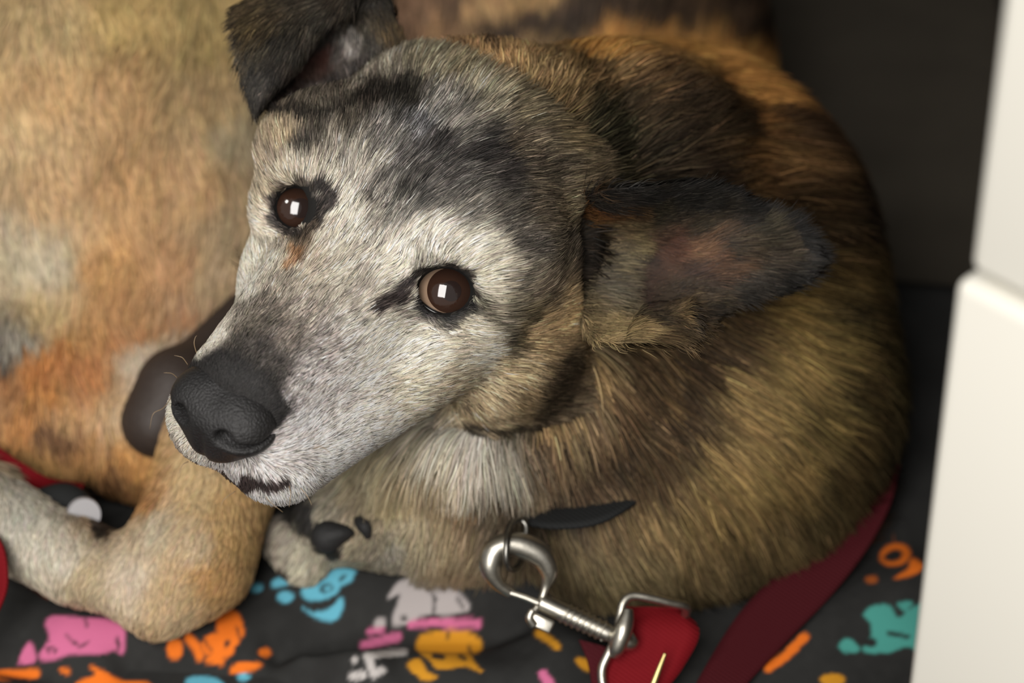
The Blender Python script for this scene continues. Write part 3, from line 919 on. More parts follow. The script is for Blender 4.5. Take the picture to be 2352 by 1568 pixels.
def headness(p):
    h = toH(p)
    f, l, u = h.T
    ok = (np.abs(l) < 7.2) & (u > -7.4) & (f > -7.5 + 0.25 * u)
    z = HO[2] + f * HF[2]
    ok &= p[:, 2] > -7.0
    ok &= ~((u < -5.2) & (f < 1.0) & (p[:, 1] < V(0, 985, -3)[1]))
    x, y = PX(p)
    ok &= ~((x > 900) & (y > 1005 - 0.1 * (x - 900)))
    ok &= x < 1352 + np.clip(440 - y, 0, 160) * 0.4
    return ok

# --- brindle dog coat
def dens_brindle(c, x, y):
    h = toH(c); hd = headness(c)
    d = np.where(hd, 1.0, 0.2)
    # bare rims: eye openings, nose pad
    for (e, s), op in zip(EYES, OPEN):
        op = np.array(op, float); m = op.mean(0); r = (op.max(0) - op.min(0)) / 2 + 1
        q = ((x - m[0]) / r[0]) ** 2 + ((y - m[1]) / r[1]) ** 2
        d = np.where((q < 1.0) & (c[:, 2] > -4), 0, d)
    dc = np.min([np.linalg.norm(c - q, axis=1) for q in catmull(CREASE, 24)], axis=0)
    d = np.where(dc < 0.42, 0, d)
    d = np.where((x > 1350) & (x < 1560) & (y > 460) & (y < 770) & ~hd, d * 0.25, d)
    q = ((h[:, 0] - 8.1) / 1.3) ** 2 + (h[:, 1] / 1.75) ** 2 + ((h[:, 2] + 0.55) / 1.2) ** 2
    d = np.where(q < 1, 0, d)
    return d
p, n = scatter(bv, bf, bn, dens_brindle, 370000)
hd = headness(p)
# head hair: back from the nose, spreading outwards and down the cheeks
ph, nh = p[hd], n[hd]
h = toH(ph); f_, l_, u_ = h.T
fl = np.zeros_like(ph)
fl += -HF
fl += HL * (0.42 * np.clip(l_ / 2.2, -1.6, 1.6) * np.clip((7.0 - f_) / 6.0, 0.1, 1.0))[:, None]
fl += -HU * (np.clip((-u_ - 0.5) / 4.0, 0, 1.0) * 0.85)[:, None]
x, y = PX(ph)
for (cx, cy, rr) in ((679, 478, 75), (1020, 668, 90)):         # hair parts around the eyes
    d = np.hypot(x - cx, y - cy)
    w = np.clip(1.6 - d / rr, 0, 1) * 1.3
    rad = np.stack([(x - cx), -(y - cy), np.zeros_like(x)], 1) / (d[:, None] + 1e-6)
    fl += rad * w[:, None]
front = np.clip((f_ - 6.6) / 1.5, 0, 1) * np.clip((-u_ - 1.2) / 1.0, 0, 1)   # lips: hair hangs down
fl = fl * (1 - front)[:, None] + (-HU * 1.0 + HL * (0.3 * np.sign(l_))[:, None]) * front[:, None]
ln = 0.34 + 0.42 * np.clip((5.0 - f_) / 6.0, 0, 1) + 0.3 * np.clip((-3.5 - f_) / 3.0, 0, 1)
ln *= 1 - 0.35 * np.clip((x - 1220) / 110, 0, 1) * (y > 440) * (y < 800)
ln *= np.where((x > 1336) & (y > 470) & (y < 760), 0.45, 1)
bridge = np.clip((f_ - 4.8) / 2.4, 0, 1) * np.clip((u_ + 0.6) / 1.0, 0, 1)
ln = ln * (1 - 0.62 * bridge)
eyed = np.minimum(np.hypot(x - 679, y - 478) / 70, np.hypot(x - 1020, y - 668) / 85)
ln = ln * np.clip(0.35 + 0.65 * (eyed - 0.7) / 0.7, 0.35, 1)
li = 0.42 + 0.12 * np.clip((-3 - f_) / 3, 0, 1) - 0.1 * np.clip((f_ - 2) / 4, 0, 1) + 0.25 * front
c, con = coat(mid(ph, nh, fl, ln, 0.45), HEADS, SH)
hc_ = hair_colour(c, con, ph, 3.2)
fleck = rng.random(len(ph)) < 0.09
hc_[fleck] *= 0.22
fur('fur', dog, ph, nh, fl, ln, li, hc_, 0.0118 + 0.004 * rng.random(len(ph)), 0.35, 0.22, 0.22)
# body hair: away from the head, drooping
pb, nb = p[~hd], n[~hd]
x, y = PX(pb)
fl = np.stack([x - 1120, -(y - 520), np.full_like(x, -120.0)], 1)
fl /= np.linalg.norm(fl, axis=1)[:, None]
far = np.clip((-20 - pb[:, 2]) / 4, 0, 1)[:, None]
fl = fl * (1 - far) + far * np.array([0.15, 1.0, 0.0])
ln = np.full(len(pb), 1.9)
ln += 0.9 * np.clip((x - 1500) / 400, 0, 1)
ln *= np.where((x < 950) & (y > 1120), 0.3, 1)
ln *= 1 - 0.4 * np.clip((1380 - x) / 150, 0, 1) * (y < 420)
ln *= np.where((x > 1340) & (x < 1560) & (y > 440) & (y < 780), 0.5, 1)
ln *= np.where((x < 1120) & (y > 1080), 0.7, 1)
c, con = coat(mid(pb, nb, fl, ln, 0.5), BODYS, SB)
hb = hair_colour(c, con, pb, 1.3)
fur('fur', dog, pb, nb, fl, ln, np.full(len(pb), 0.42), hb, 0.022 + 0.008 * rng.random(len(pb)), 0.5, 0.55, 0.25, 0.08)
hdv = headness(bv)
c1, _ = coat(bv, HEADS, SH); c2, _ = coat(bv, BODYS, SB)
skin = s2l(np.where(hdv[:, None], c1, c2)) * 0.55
vx, vy = PX(bv)
for op in OPEN:
    op = np.array(op, float); m = op.mean(0); r = (op.max(0) - op.min(0)) / 2 + 6
    skin[(((vx - m[0]) / r[0]) ** 2 + ((vy - m[1]) / r[1]) ** 2 < 1) & (bv[:, 2] > -6)] = (0.008, 0.007, 0.006)
hv = toH(bv)
skin[(((hv[:, 0] - 7.9) / 1.9) ** 2 + (hv[:, 1] / 2.1) ** 2 + ((hv[:, 2] + 0.2) / 1.7) ** 2 < 1)] = (0.02, 0.019, 0.018)
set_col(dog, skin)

# --- ears
DK = np.array([1, 1, .8, .8, .8, 1])
EARS = {
 'L': DK * parse("""1370 470 120 80 45 .4;1420 450 90 68 44 .4;1400 530 100 84 58 .4;1450 560 130 115 78 .35;1420 600 118 105 76 .4;1500 570 92 62 46 .3;1560 560 104 66 48 .25;1610 570 150 110 78 .2;1640 600 120 86 62 .25;1500 620 80 58 46 .3;1600 620 84 62 50 .3;1400 660 128 118 98 .4;1440 700 120 108 84 .4;1480 680 84 64 54 .35;1550 680 76 62 48 .35;1500 740 72 62 48 .4;1400 760 190 165 118 .25;1450 765 185 158 112 .25;1500 775 120 98 68 .3;1560 740 90 76 58 .35;1580 770 160 132 92 .3;1572 720 150 125 88 .3;1500 480 62 56 42 .4;1600 460 40 38 34 .4;1600 510 70 60 44 .4;1700 480 48 44 38 .4;1700 560 84 72 56 .4;1750 520 92 84 66 .4;1780 580 92 82 68 .4;1740 620 88 78 66 .4;1830 540 42 40 38 .4;1850 600 40 38 36 .4;1780 650 46 44 40 .4;1700 670 56 50 42 .4;1650 690 68 58 44 .4;1620 720 56 48 38 .4;1550 440 40 38 34 .4;1460 440 48 44 38 .4"""),
 'R': np.array([1, 1, .92, .92, .92, 1]) * parse("""560 40 74 62 44 .5;600 60 88 74 50 .5;560 110 80 68 48 .5;650 30 70 60 44 .5;700 40 56 50 40 .5;620 110 62 56 44 .5;600 160 50 46 40 .5;590 200 58 54 48 .5;590 245 76 70 62 .5;640 160 46 42 36 .5;680 100 52 48 40 .5;750 60 60 56 48 .5;800 20 56 48 38 .5;760 110 70 52 46 .3;735 150 110 70 60 .2;710 180 110 84 74 .2;680 210 92 76 70 .3;690 240 190 180 172 .4;720 230 170 160 152 .4;650 245 88 76 68 .3;770 160 120 112 106 .4;800 130 200 192 184 .35;810 100 165 158 150 .4;790 80 96 90 84 .4;840 70 84 78 68 .4;850 120 54 50 44 .4;880 60 66 56 40 .4;900 90 84 68 44 .4;890 20 40 36 30 .4;840 20 50 46 40 .4;770 215 52 46 42 .4;820 160 60 54 50 .4;640 262 60 52 46 .4;700 262 46 40 36 .4"""),
}
S_L = [([(1360, 445), (1450, 436), (1600, 428), (1700, 458), (1790, 500), (1855, 560), (1860, 610), (1800, 660)], 8, 10, (34, 32, 30), .4, .8),
       ([(1450, 575), (1500, 590)], 6, 10, (44, 34, 28), .3, .7), ([(1584, 700), (1592, 735), (1585, 770)], 4, 6, (38, 32, 26), .3, .6)]  # first stroke paints the ear canal's depth shade
S_R = [([(538, 20), (545, 110), (570, 200), (584, 258)], 5, 8, (40, 37, 32), .4, .6), ([(598, 250), (640, 205), (700, 130), (778, 50)], 6, 10, (36, 33, 29), .4, .7)]
def ear_fur(o, v, f, samples, strokes, flow, bare, count, length):
    f = np.asarray([list(q) for q in f])
    nn = vnormals(v, f)
    def dn_(c, x, y):
        d = np.ones(len(c))
        for (bx, by, rx, ry) in bare:
            d = np.where(((x - bx) / rx) ** 2 + ((y - by) / ry) ** 2 < 1, 0.25, d)
        return d
    p, n = scatter(v, f, nn, dn_, count)
    c, con = coat(p, samples, strokes)
    x, y = PX(p)
    ln = length * (0.8 + 0.5 * vnoise(p, 0.5))
    for (bx, by, rx, ry) in bare:
        ln = np.where(((x - bx) / rx) ** 2 + ((y - by) / ry) ** 2 < 1, ln * 0.45, ln)
    fur('fur', o, p, n, flow(p, x, y), ln, np.full(len(p), 0.35), hair_colour(c, con, p, 2.2), 0.016, 0.45, 0.3, 0.35)
    c2, _ = coat(v, samples, strokes)
    set_col(o, s2l(c2) * 0.8)
def flowL(p, x, y):
    d = np.stack([np.full_like(x, 1.0), -(y - 590) / 260.0, np.zeros_like(x)], 1)
    return d
def flowR(p, x, y):
    flap = (x - 582) * (0 - 264) - (y - 264) * (850 - 582) < 0
    a = np.stack([-0.5 + 0 * x, -0.9 + 0 * x, 0 * x], 1)
    b = np.stack([-0.35 + 0 * x, 0.9 + 0 * x, 0 * x], 1)
    fl_side = ((x - 582) * (-264.0) - (y - 264) * 268.0)
    return np.where((fl_side > 0)[:, None], a, b)
if earL and earR:
    ear_fur(earL, earL_v, earL_f, EARS['L'], S_L, flowL, [(1570, 590, 110, 55), (1500, 650, 60, 60)], 26000, 1.0)
    ear_fur(earR, earR_v, earR_f, EARS['R'], S_R, flowR, [(725, 165, 45, 45)], 26000, 0.95)

# --- tan dog coat
def dens_tan(c, x, y): return np.ones(len(c))
p, n = scatter(tv, tf, tn, dens_tan, 60000)
x, y = PX(p)
fl = np.stack([-0.15 + 0.5 * vnoise(p, 0.12), -1.0 + 0 * x, 0 * x], 1)
c, con = coat(p, TANS, ST)
ln = np.where((y > 1080) | ((x > 250) & (y > 740)), 0.45, 1.1)
fur('fur', tan, p, n, fl, ln, np.full(len(p), 0.3), hair_colour(c, con, p, 0.8), 0.03, 0.5, 0.6, 0.35)
c, _ = coat(tv, TANS, ST)
set_col(tan, s2l(c) * 0.8)

def strip(left, right, th=0.16, n=40):
    L = catmull(np.array([V(*p) for p in left]), n); R_ = catmull(np.array([V(*p) for p in right]), n)
    t = np.gradient((L + R_) / 2, axis=0); wv = R_ - L
    nn = np.cross(t, wv); nn /= np.linalg.norm(nn, axis=1)[:, None] + 1e-9
    if nn[:, 2].mean() < 0: nn = -nn
    m = 6
    rows = []
    for k in range(m + 1):
        u = k / m; e = th * (0.35 + 0.15 * math.sin(math.pi * u))
        rows.append(L + wv * u + nn * e)
    for k in range(m, -1, -1):
        u = k / m; e = th * (0.35 + 0.15 * math.sin(math.pi * u))
        rows.append(L + wv * u - nn * e)
    g = np.stack(rows, 1); c = g.shape[1]
    vs = g.reshape(-1, 3); fs = []
    for i in range(n - 1):
        for k in range(c):
            l = (k + 1) % c
            fs.append((i * c + k, i * c + l, (i + 1) * c + l, (i + 1) * c + k))
    fs.append(tuple(range(c))); fs.append(tuple((n - 1) * c + k for k in range(c - 1, -1, -1)))
    bm_n = np.cross(vs[fs[0][1]] - vs[fs[0][0]], vs[fs[0][2]] - vs[fs[0][0]])
    return vs, fs
LEASH = strip([(2024, 1066, -14.6), (1976, 1124, -13.5), (1896, 1218, -11.8), (1786, 1316, -9.8), (1690, 1420, -8.0), (1600, 1568, -5.6), (1560, 1660, -4.2)],
               [(2066, 1070, -13.7), (2044, 1160, -12.2), (1990, 1262, -10.7), (1910, 1366, -9.2), (1810, 1470, -7.5), (1700, 1590, -5.4), (1650, 1680, -4.0)], 0.18, 60)
CLIPSTRAP = strip([(1436, 1396, -6.4), (1424, 1440, -5.6), (1400, 1500, -5.4), (1372, 1580, -5.0), (1340, 1680, -4.4)],
               [(1566, 1400, -6.4), (1606, 1452, -5.7), (1570, 1530, -5.5), (1520, 1600, -5.2), (1480, 1690, -4.5)], 0.22, 40)
LYING = [LEASH, CLIPSTRAP]

# ------------------------------------------------------------------ printed blanket
def gridspan(lo, hi, a, b, fine, coarse):
    return np.concatenate([np.arange(lo, a, coarse), np.arange(a, b, fine), np.arange(b, hi + coarse, coarse)])
y_near = floorpt(1176, 1640)[1]; y_far = floorpt(1176, 1215)[1]
gx = gridspan(-30, 22, -24, 18, 0.09, 0.7)
gy = gridspan(y_near - 8, 22, y_near, y_far, 0.09, 0.7)
X, Yg = np.meshgrid(gx, gy, indexing='ij')
bx, by = X.ravel(), Yg.ravel()
bz = blanket_height(bx, by)
from mathutils.bvhtree import BVHTree
def bvh(*items):
    vs, fs = join([(np.asarray(v), [tuple(int(i) for i in q) for q in f]) for v, f in items])
    return BVHTree.FromPolygons((vs @ RV.T + ORG).tolist(), fs)
# the cloth is pressed down by what lies on it
PRESS = bvh((bv, bf), (tv, tf), *LYING)
up_ = Vector((0, 0, 1))
for k in range(len(bx)):
    h = PRESS.ray_cast(Vector((bx[k], by[k], -6)), up_)
    if h[0] is not None and h[0].z - 0.25 < bz[k]: bz[k] = max(h[0].z - 0.25, 0.4)
bw = np.stack([bx, by, bz], 1)
ppx, ppy = PX(UNW(bw))
PINK, ORG_, CYAN, GREY, AMB, TEAL, WHT, RED_ = (222, 118, 160), (252, 128, 40), (112, 196, 220), (190, 182, 180), (226, 158, 44), (84, 170, 158), (206, 200, 196), (226, 96, 58)
INK = (46, 46, 45)
def in_poly(x, y, poly):
    ins = np.zeros(len(x), bool); n_ = len(poly)
    for i in range(n_):
        x1, y1 = poly[i]; x2, y2 = poly[(i + 1) % n_]
        c = ((y1 > y) != (y2 > y)) & (x < (x2 - x1) * (y - y1) / (y2 - y1 + 1e-9) + x1)
        ins ^= c
    return ins
def smooth_poly(p): return [tuple(q) for q in catmull(np.array(p, float), len(p) * 6, True)]
# each print: ('p', colour, polygon) / ('e', colour, cx, cy, rx, ry, angle) / ('s', colour, half width, polyline)
PRINTS = [
    ('p', PINK, [(92, 1500), (114, 1464), (104, 1432), (124, 1414), (190, 1417), (250, 1420), (280, 1435), (289, 1462), (284, 1502), (262, 1494), (240, 1500), (200, 1503), (160, 1503), (122, 1516), (96, 1514)]),
    ('p', PINK, [(42, 1520), (68, 1474), (84, 1508), (78, 1521)]),
    ('s', INK, 3, [(150, 1456), (164, 1472), (184, 1484), (204, 1472)]), ('s', INK, 2.5, [(196, 1420), (200, 1440)]), ('s', INK, 3.5, [(270, 1464), (273, 1492)]), ('e', INK, 120, 1492, 13, 9, 0.3), ('e', PINK, 122, 1494, 7, 5, 0.3), ('s', INK, 3, [(100, 1440), (112, 1470)]),
    ('e', ORG_, 402, 1490, 19, 26, 0), ('s', ORG_, 10, [(432, 1462), (452, 1486), (460, 1508)]), ('e', ORG_, 528, 1440, 32, 44, -0.25), ('e', ORG_, 502, 1484, 38, 30, 0.2), ('s', ORG_, 7, [(480, 1516), (510, 1522)]),
    ('e', ORG_, 608, 1498, 15, 10, 0), ('p', ORG_, [(528, 1546), (545, 1522), (600, 1524), (592, 1534), (570, 1544)]), ('s', INK, 3, [(545, 1440), (552, 1468)]), ('e', INK, 520, 1478, 6, 10, 0.4), ('s', INK, 2.5, [(470, 1470), (486, 1494)]),
    ('e', CYAN, 782, 1318, 34, 26, -0.2), ('s', CYAN, 11, [(634, 1340), (684, 1326), (730, 1310), (780, 1300)]), ('e', CYAN, 738, 1350, 48, 28, -0.35), ('p', CYAN, [(686, 1390), (720, 1404), (760, 1396), (784, 1370), (788, 1398), (768, 1426), (730, 1420)]), ('e', CYAN, 590, 1350, 15, 10, 0), ('e', CYAN, 655, 1370, 19, 13, 0),
    ('e', INK, 750, 1350, 17, 11, -0.3), ('e', CYAN, 752, 1351, 9, 6, -0.3), ('s', INK, 3.5, [(690, 1326), (722, 1316)]), ('s', INK, 3, [(782, 1332), (794, 1322)]),
    ('p', GREY, [(891, 1376), (908, 1344), (936, 1328), (976, 1342), (1012, 1332), (1057, 1360), (1081, 1398), (1033, 1412), (976, 1412), (940, 1430), (903, 1437), (904, 1408), (920, 1366)]), ('e', GREY, 872, 1432, 13, 16, 0.4), ('s', INK, 3, [(980, 1345), (1000, 1375), (996, 1408)]), ('s', INK, 3, [(1050, 1372), (1066, 1396)]), ('e', INK, 926, 1420, 8, 6, 0),
    ('s', PINK, 9, [(942, 1434), (1004, 1428)]), ('s', PINK, 10, [(1018, 1430), (1096, 1432)]), ('s', PINK, 11, [(836, 1482), (912, 1462)]), ('s', PINK, 7, [(848, 1450), (878, 1446)]),
    ('s', WHT, 8, [(842, 1506), (930, 1497)]), ('s', WHT, 9, [(846, 1508), (860, 1550), (878, 1540)]), ('e', WHT, 816, 1514, 8, 8, 0), ('s', WHT, 10, [(810, 1552), (834, 1550)]),
    ('p', AMB, [(955, 1482), (975, 1455), (1040, 1445), (1098, 1462), (1106, 1492), (1084, 1510), (1110, 1546), (1070, 1530), (1010, 1537), (985, 1515), (966, 1502)]), ('p', AMB, [(936, 1526), (962, 1512), (980, 1540), (1006, 1556), (970, 1562)]), ('s', INK, 6, [(996, 1506), (1016, 1508)]), ('s', INK, 4, [(1056, 1506), (1068, 1512)]), ('s', INK, 3, [(1030, 1450), (1028, 1466)]), ('s', INK, 3.5, [(1078, 1484), (1084, 1504)]),
    ('s', ORG_, 12, [(-10, 1552), (80, 1546)]), ('s', INK, 3, [(0, 1556), (60, 1560)]), ('p', ORG_, [(180, 1566), (220, 1548), (200, 1526), (240, 1540), (280, 1562), (340, 1566), (330, 1590), (180, 1590)]), ('e', ORG_, 150, 1540, 14, 7, 0.4),
    ('e', CYAN, 470, 1570, 44, 18, 0.1), ('e', CYAN, 560, 1556, 14, 9, 0), ('s', (170, 84, 44), 9, [(14, 1302), (60, 1330), (112, 1366)]), ('e', RED_, 978, 1272, 36, 8, 0.08),
    ('s', AMB, 9, [(1236, 1452), (1280, 1484)]), ('s', PINK, 11, [(1248, 1548), (1266, 1576)]), ('e', AMB, 1345, 1526, 26, 12, 0.5),
    ('e', ORG_, 2056, 1274, 36, 26, -0.2), ('e', INK, 2052, 1276, 22, 13, -0.2), ('p', ORG_, [(2052, 1330), (2084, 1308), (2094, 1282), (2122, 1300), (2096, 1322)]), ('e', (190, 100, 44), 2002, 1330, 15, 9, 0),
    ('p', TEAL, [(1984, 1412), (2006, 1390), (2044, 1390), (2062, 1418), (2090, 1398), (2130, 1392), (2130, 1496), (2084, 1486), (2036, 1500), (1982, 1494), (2000, 1460), (2000, 1430)]), ('p', TEAL, [(2060, 1386), (2096, 1382), (2080, 1404)]), ('e', INK, 1998, 1474, 16, 11, 0), ('s', INK, 5, [(2040, 1452), (2086, 1462)]), ('p', TEAL, [(1926, 1482), (1950, 1466), (1976, 1492), (1940, 1500)]), ('s', ORG_, 11, [(1766, 1532), (1806, 1504), (1848, 1462)]), ('e', AMB, 1912, 1562, 28, 16, 0),
    ('s', ORG_, 9, [(1500, 1590), (1560, 1600)]), ('e', CYAN, 1150, 1630, 50, 24, 0.2), ('e', PINK, 700, 1640, 60, 30, 0), ('e', AMB, 2150, 1640, 40, 24, 0), ('e', GREY, 330, 1650, 44, 26, 0.3),
]
wob = 2.0 * vnoise(bw, 1.6); wob2 = 2.0 * vnoise(bw + 9, 1.6)
ink0 = np.tile(s2l(np.array(INK) / 255.0), (len(bw), 1)) * (1 + 0.18 * vnoise(bw, 0.5) + 0.12 * vnoise(bw, 3))[:, None]
bc = ink0.copy()
vis = np.nonzero((ppy > 1180) & (ppy < 1700) & (ppx > -200) & (ppx < 2300))[0]
sub = np.zeros((len(vis), 3))
OFFS = [(-2.7, -2.7), (2.7, -2.7), (0, 0), (-2.7, 2.7), (2.7, 2.7)]
for ox, oy in OFFS:
    qx, qy = (ppx + wob)[vis] + ox, (ppy + wob2)[vis] + oy
    cc = ink0[vis].copy()
    for pr in PRINTS:
        c = s2l(np.array(pr[1]) / 255.0) * 0.86
        if pr[0] == 'p': m = in_poly(qx, qy, smooth_poly(pr[2]))
        elif pr[0] == 'e':
            _, _, cx, cy, rx, ry, an = pr
            ux, uy = qx - cx, qy - cy
            a_, b_ = ux * math.cos(an) + uy * math.sin(an), -ux * math.sin(an) + uy * math.cos(an)
            m = (a_ / rx) ** 2 + (b_ / ry) ** 2 < 1
        else:
            m = seg_dist(qx, qy, pr[3]) < pr[2]
        cc[m] = c
    sub += cc / len(OFFS)
bc[vis] = sub
nxg, nyg = len(gx), len(gy)
ii, jj = np.meshgrid(np.arange(nxg - 1), np.arange(nyg - 1), indexing='ij')
a_ = (ii * nyg + jj).ravel()
bfc = np.stack([a_, a_ + nyg, a_ + nyg + 1, a_ + 1], 1)
m_cloth = mat('blanket_cloth', (0.03, 0.03, 0.03, 1), 0.85, spec=0.15, attr='col', bump=(1800, 0.25, 0.0006))
blanket = mesh_obj('blanket', bw * 0.01, bfc, m_cloth, base=(-0.04, 0, 0.0))
set_col(blanket, bc)
md = blanket.modifiers.new('thickness', 'SOLIDIFY'); md.thickness = 0.003; md.offset = -1
meta(blanket, 'charcoal blanket with bright multicoloured blotchy prints under both dogs', 'blanket')

# ------------------------------------------------------------------ metal and webbing
m_metal = mat('nickel', rgb(216, 211, 198), 0.36, metal=1.0, bump=(500, 0.15, 0.0004))
m_steel = mat('dark_steel', rgb(140, 138, 132), 0.35, metal=1.0)
m_brass = mat('brass', rgb(206, 188, 128), 0.35, metal=1.0)
def webbing(name, color):
    m = mat(name, color, 0.8, spec=0.15)
    nt = m.node_tree; b = nt.nodes['Principled BSDF']
    tc = nt.nodes.new('ShaderNodeTexCoord'); w = nt.nodes.new('ShaderNodeTexWave')
    w.inputs['Scale'].default_value = 260; w.bands_direction = 'DIAGONAL'
    bp = nt.nodes.new('ShaderNodeBump'); bp.inputs['Strength'].default_value = 0.35; bp.inputs['Distance'].default_value = 0.0006
    nt.links.new(tc.outputs['Object'], w.inputs['Vector']); nt.links.new(w.outputs['Fac'], bp.inputs['Height'])
    nt.links.new(bp.outputs['Normal'], b.inputs['Normal'])
    return m
m_red = webbing('red_webbing', rgb(118, 16, 24))
m_red_shade = webbing('shaded_red_webbing', rgb(72, 20, 26))  # same red leash, with the strap's shade put into its colour
m_black = webbing('black_webbing', rgb(36, 37, 37))

def vp(*pts): return np.array([V(*p) for p in pts])

# brindle dog's collar: dark band under the ruff and the ring it carries
col_base = W(V(1300, 1180, -4.6))
collar = empty('collar', (col_base[0], col_base[1], col_base[2]))
meta(collar, 'dark worn collar under the brindle dog\'s ruff', 'collar')
v, f = strip([(1150, 1132, -7.5), (1220, 1148, -7.0), (1290, 1150, -6.7), (1370, 1136, -6.6), (1440, 1114, -6.9), (1520, 1080, -8.2)],
             [(1150, 1180, -6.6), (1220, 1206, -5.6), (1290, 1212, -5.0), (1370, 1202, -4.9), (1440, 1168, -5.4), (1520, 1112, -7.0)], 0.22)
mesh_obj('band', W(v), f, m_black, collar)
v, f = tube(vp((1190, 1192, -5.2), (1172, 1206, -4.3), (1164, 1246, -3.55), (1164, 1292, -3.6), (1178, 1308, -4.3), (1196, 1290, -5.0), (1206, 1244, -5.3), (1208, 1206, -5.3)), 0.115, 12, True, 60)
d_ring = mesh_obj('d_ring', W(v), f, m_steel, collar)

# leash: webbing, frame ring, snap hook
lb = W(V(1500, 1480, -6))
leash = empty('leash', (lb[0], lb[1], 0.012))
meta(leash, 'red webbing leash clipped to the brindle dog with a metal snap hook', 'leash')
v, f = LEASH
mesh_obj('webbing', W(v), f, m_red_shade, leash)
v, f = CLIPSTRAP; mesh_obj('webbing', W(v), f, m_red, leash)
v, f = strip([(1330, 1470, -6.4), (1350, 1520, -6.1), (1360, 1580, -5.6)], [(1400, 1490, -6.4), (1420, 1540, -6.1), (1430, 1590, -5.6)], 0.2, 20)
mesh_obj('webbing', W(v), f, m_red_shade, leash)
# frame ring that holds the webbing
v, f = tube(vp((1574, 1420, -6.3), (1575, 1394, -5.6), (1540, 1384, -5.3), (1490, 1372, -5.1), (1452, 1368, -5.0), (1432, 1384, -4.9), (1424, 1420, -4.8), (1416, 1462, -4.8), (1398, 1500, -4.8), (1383, 1536, -4.8), (1386, 1575, -4.8), (1400, 1610, -4.6)), 0.17, 12, False, 90)
frame_ring = mesh_obj('frame_ring', W(v), f, m_metal, leash)
# snap hook: thick hook, neck, bolt with spring, thumb tab, swivel
hk = [((1174, 1362, -4.6), .20), ((1142, 1338, -4.4), .26), ((1127, 1302, -4.3), .42), ((1136, 1266, -4.3), .48), ((1168, 1250, -4.3), .44), ((1208, 1256, -4.4), .48), ((1246, 1278, -4.5), .46), ((1262, 1314, -4.6), .34), ((1254, 1346, -4.7), .17), ((1240, 1384, -4.7), .13), ((1222, 1408, -4.6), .13)]
v, f = tube([V(*p) for p, r in hk], [r for p, r in hk], 16, False, 80)
snap = mesh_obj('snap_hook', W(v), f, m_metal, leash)
v, f = tube(vp((1170, 1360, -4.5), (1206, 1372, -4.5), (1240, 1386, -4.5)), 0.13, 10, False, 20); mesh_obj('gate', W(v), f, m_metal, snap)
pa, pb_ = V(1236, 1380, -4.8), V(1402, 1456, -4.8)
body = [tube([pa, pa * .9 + pb_ * .1, pa * .12 + pb_ * .88, pb_], [.27, .33, .33, .29], 18, False, 30)]
ax_ = (pb_ - pa) / np.linalg.norm(pb_ - pa); sd = np.cross(ax_, [0, 0, 1]); sd /= np.linalg.norm(sd); up = np.cross(sd, ax_)
th_ = np.linspace(0, 2 * math.pi * 7, 260); ln_ = np.linspace(0.36, 0.93, 260)
hel = pa + (pb_ - pa) * ln_[:, None] + 0.335 * (np.cos(th_)[:, None] * sd + np.sin(th_)[:, None] * up)
v, f = join(body); mesh_obj('bolt_barrel', W(v), f, m_metal, snap)
v, f = tube(hel, 0.06, 8); mesh_obj('spring', W(v), f, m_metal, snap)
v, f = box(V(1244, 1430, -4.6), (0.43, 0.24, 0.2), np.stack([ax_, sd, up]), 0.08); mesh_obj('thumb_tab', W(v), f, m_metal, snap)
v, f = tube(vp((1226, 1436, -4.4), (1216, 1418, -4.3), (1224, 1400, -4.3)), [.16, .15, .12], 10, False, 16); mesh_obj('tab_pin', W(v), f, m_metal, snap)
sw = [tube(vp((1402, 1456, -4.8), (1420, 1462, -4.8), (1446, 1470, -4.8), (1460, 1462, -4.8)), [.3, .44, .38, .22], 16, False, 20),
      tube(vp((1442, 1398, -4.6), (1438, 1424, -4.5), (1430, 1452, -4.4), (1418, 1486, -4.5), (1410, 1504, -4.7)), [.2, .3, .34, .3, .2], 14, False, 24)]
v, f = join(sw); mesh_obj('swivel', W(v), f, m_metal, snap)
v, f = tube(vp((1528, 1500, -4.4), (1514, 1536, -4.5), (1494, 1590, -4.6)), [.06, .1, .13], 10, False, 20, ((0, 0, 1), 0.5))
prong = mesh_obj('prong', W(v), f, m_brass, leash); meta(prong, 'thin brass coloured prong')

# tan dog's collar and the red strap at the left edge
tcb = W(V(60, 1080, -10))
tcol = empty('collar', (tcb[0], tcb[1], tcb[2]))
meta(tcol, 'red collar on the tan dog with a silvery tag', 'collar')
v, f = strip([(-80, 985, -11.5), (-20, 1016, -10.5), (50, 1062, -9.8), (110, 1096, -10.2), (190, 1110, -11.6)], [(-80, 1030, -11.5), (-24, 1054, -10.4), (30, 1094, -9.7), (86, 1122, -10.0), (180, 1134, -11.5)], 0.2)
mesh_obj('band', W(v), f, m_red, tcol)
v, f = tube(vp((96, 1152, -9.4), (150, 1150, -9.2), (196, 1172, -9.0)), [.55, .7, .6], 14, False, 24); mesh_obj('buckle', W(v), f, m_black, tcol)
v, f = tube(vp((192, 1180, -8.2), (194, 1182, -7.95)), [.66, .62], 28, False, None)
m_tag = mat('pale_metal', rgb(172, 170, 172), 0.6, metal=0.3)
tag = mesh_obj('tag', W(v), f, m_tag, tcol, smooth=False); meta(tag, 'silvery round tag')
sb = W(V(-20, 1330, -6.5))
strap = empty('leash', (sb[0], sb[1], sb[2] - 0.01))
meta(strap, 'bright red strap curling in at the left edge by the tan paw', 'leash')
v, f = strip([(-90, 1200, -7.0), (-40, 1236, -6.6), (-14, 1320, -6.2), (-30, 1400, -5.8), (-80, 1470, -5.4)], [(-60, 1190, -6.8), (0, 1240, -6.2), (17, 1318, -5.8), (4, 1384, -5.4), (-50, 1480, -5.0)], 0.2)
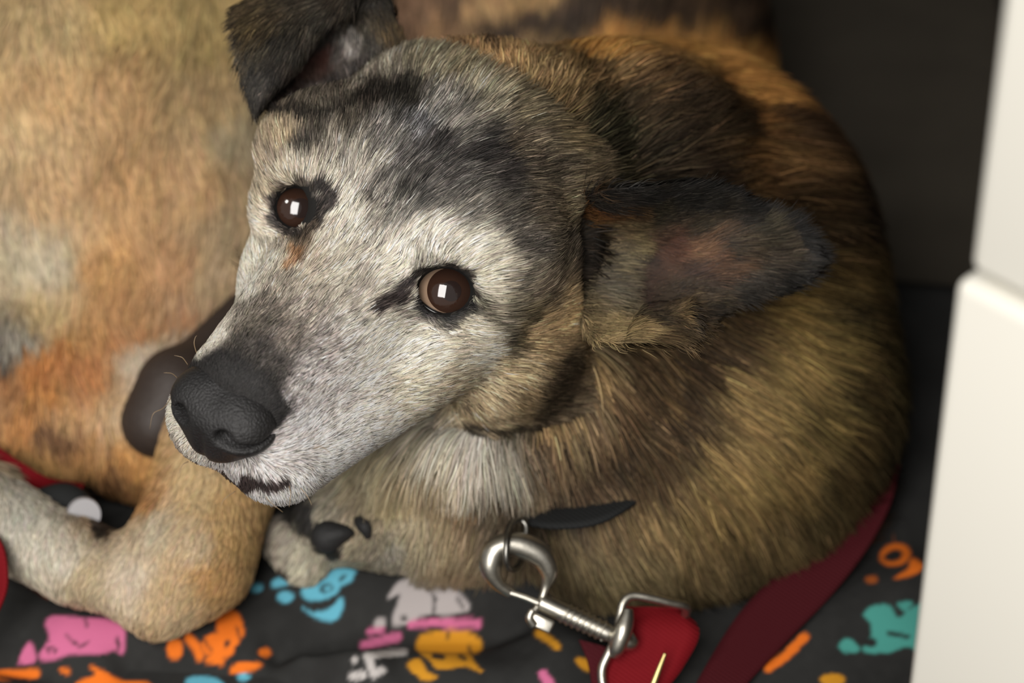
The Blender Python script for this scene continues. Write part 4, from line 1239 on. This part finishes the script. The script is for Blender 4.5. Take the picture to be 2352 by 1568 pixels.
mesh_obj('webbing', W(v), f, m_red, strap)

# tan dog's dark bare patch, brindle dog's pads, claw and whiskers
m_pad = mat('bare_dark_skin', rgb(62, 52, 46), 0.55, spec=0.35, bump=(400, 0.3, 0.0006))
Fp = Field(np.arange(-18, -5, 0.16), np.arange(-7, 4, 0.16), np.arange(-19, -8, 0.16))
Fp.cone(V(362, 968, -11.2), V(400, 890, -11.4), 1.45, 1.5, 0.8); Fp.cone(V(420, 870, -11.8), V(560, 690, -14.5), 1.1, 0.5, 0.8)
v, f = Fp.mesh(); v = lap(v, f, 2)
pt = mesh_obj('bare_skin_patch', W(v), f, m_pad, tan); meta(pt, 'dark brown bare patch of skin')
m_pad2 = mat('paw_pad', rgb(48, 48, 48), 0.6, spec=0.3, bump=(600, 0.4, 0.0006))
Fq = Field(np.arange(-12, -2, 0.1), np.arange(-10, -4, 0.1), np.arange(-12, -4, 0.1))
Fq.ell(V(752, 1232, -7.0), (0.62, 0.62, 0.5), 0.3); Fq.ell(V(786, 1222, -6.9), (0.5, 0.3, 0.4), 0.4)
v, f = Fq.mesh(); mesh_obj('paw_pad', W(lap(v, f, 2)), f, m_pad2, dog)
v, f = tube(vp((824, 1190, -7.0), (838, 1208, -6.5), (846, 1236, -6.6)), [.25, .3, .1], 12, False, 20); mesh_obj('claw', W(v), f, m_pad2, dog)
WH = [((398, 905, 3.0), (376, 936, 3.6), (352, 950, 3.8), (344, 985, 3.6), 0), ((452, 812, 2.2), (446, 790, 2.4), (448, 776, 2.4), (452, 770, 2.4), 0), ((432, 838, 2.4), (420, 822, 2.6), (410, 818, 2.6), (400, 816, 2.6), 0),
      ((408, 868, 2.6), (396, 858, 2.8), (384, 856, 2.9), (376, 856, 2.9), 0), ((690, 1120, 3.0), (704, 1136, 3.2), (712, 1150, 3.2), (716, 1160, 3.2), 1), ((664, 1116, 3.2), (668, 1132, 3.4), (666, 1150, 3.4), (664, 1164, 3.4), 1),
      ((610, 1140, 3.6), (618, 1150, 3.8), (632, 1162, 3.8), (650, 1176, 3.8), 1), ((540, 1128, 4.0), (522, 1140, 4.2), (512, 1150, 4.2), (508, 1160, 4.2), 1), ((432, 1060, 4.2), (420, 1066, 4.4), (414, 1078, 4.4), (412, 1088, 4.4), 1), ((720, 1030, 4.0), (738, 1026, 4.3), (752, 1034, 4.5), (764, 1046, 4.5), 1)]
parts = []
for *pts, dk in WH:
    parts.append(tube(vp(*pts), [0.016, 0.014, 0.01, 0.005], 6, False, 16))
v, f = join(parts)
m_wh = mat('whisker', rgb(150, 128, 100), 0.4)
wk = mesh_obj('whiskers', W(v), f, m_wh, dog); wk['kind'] = 'stuff'
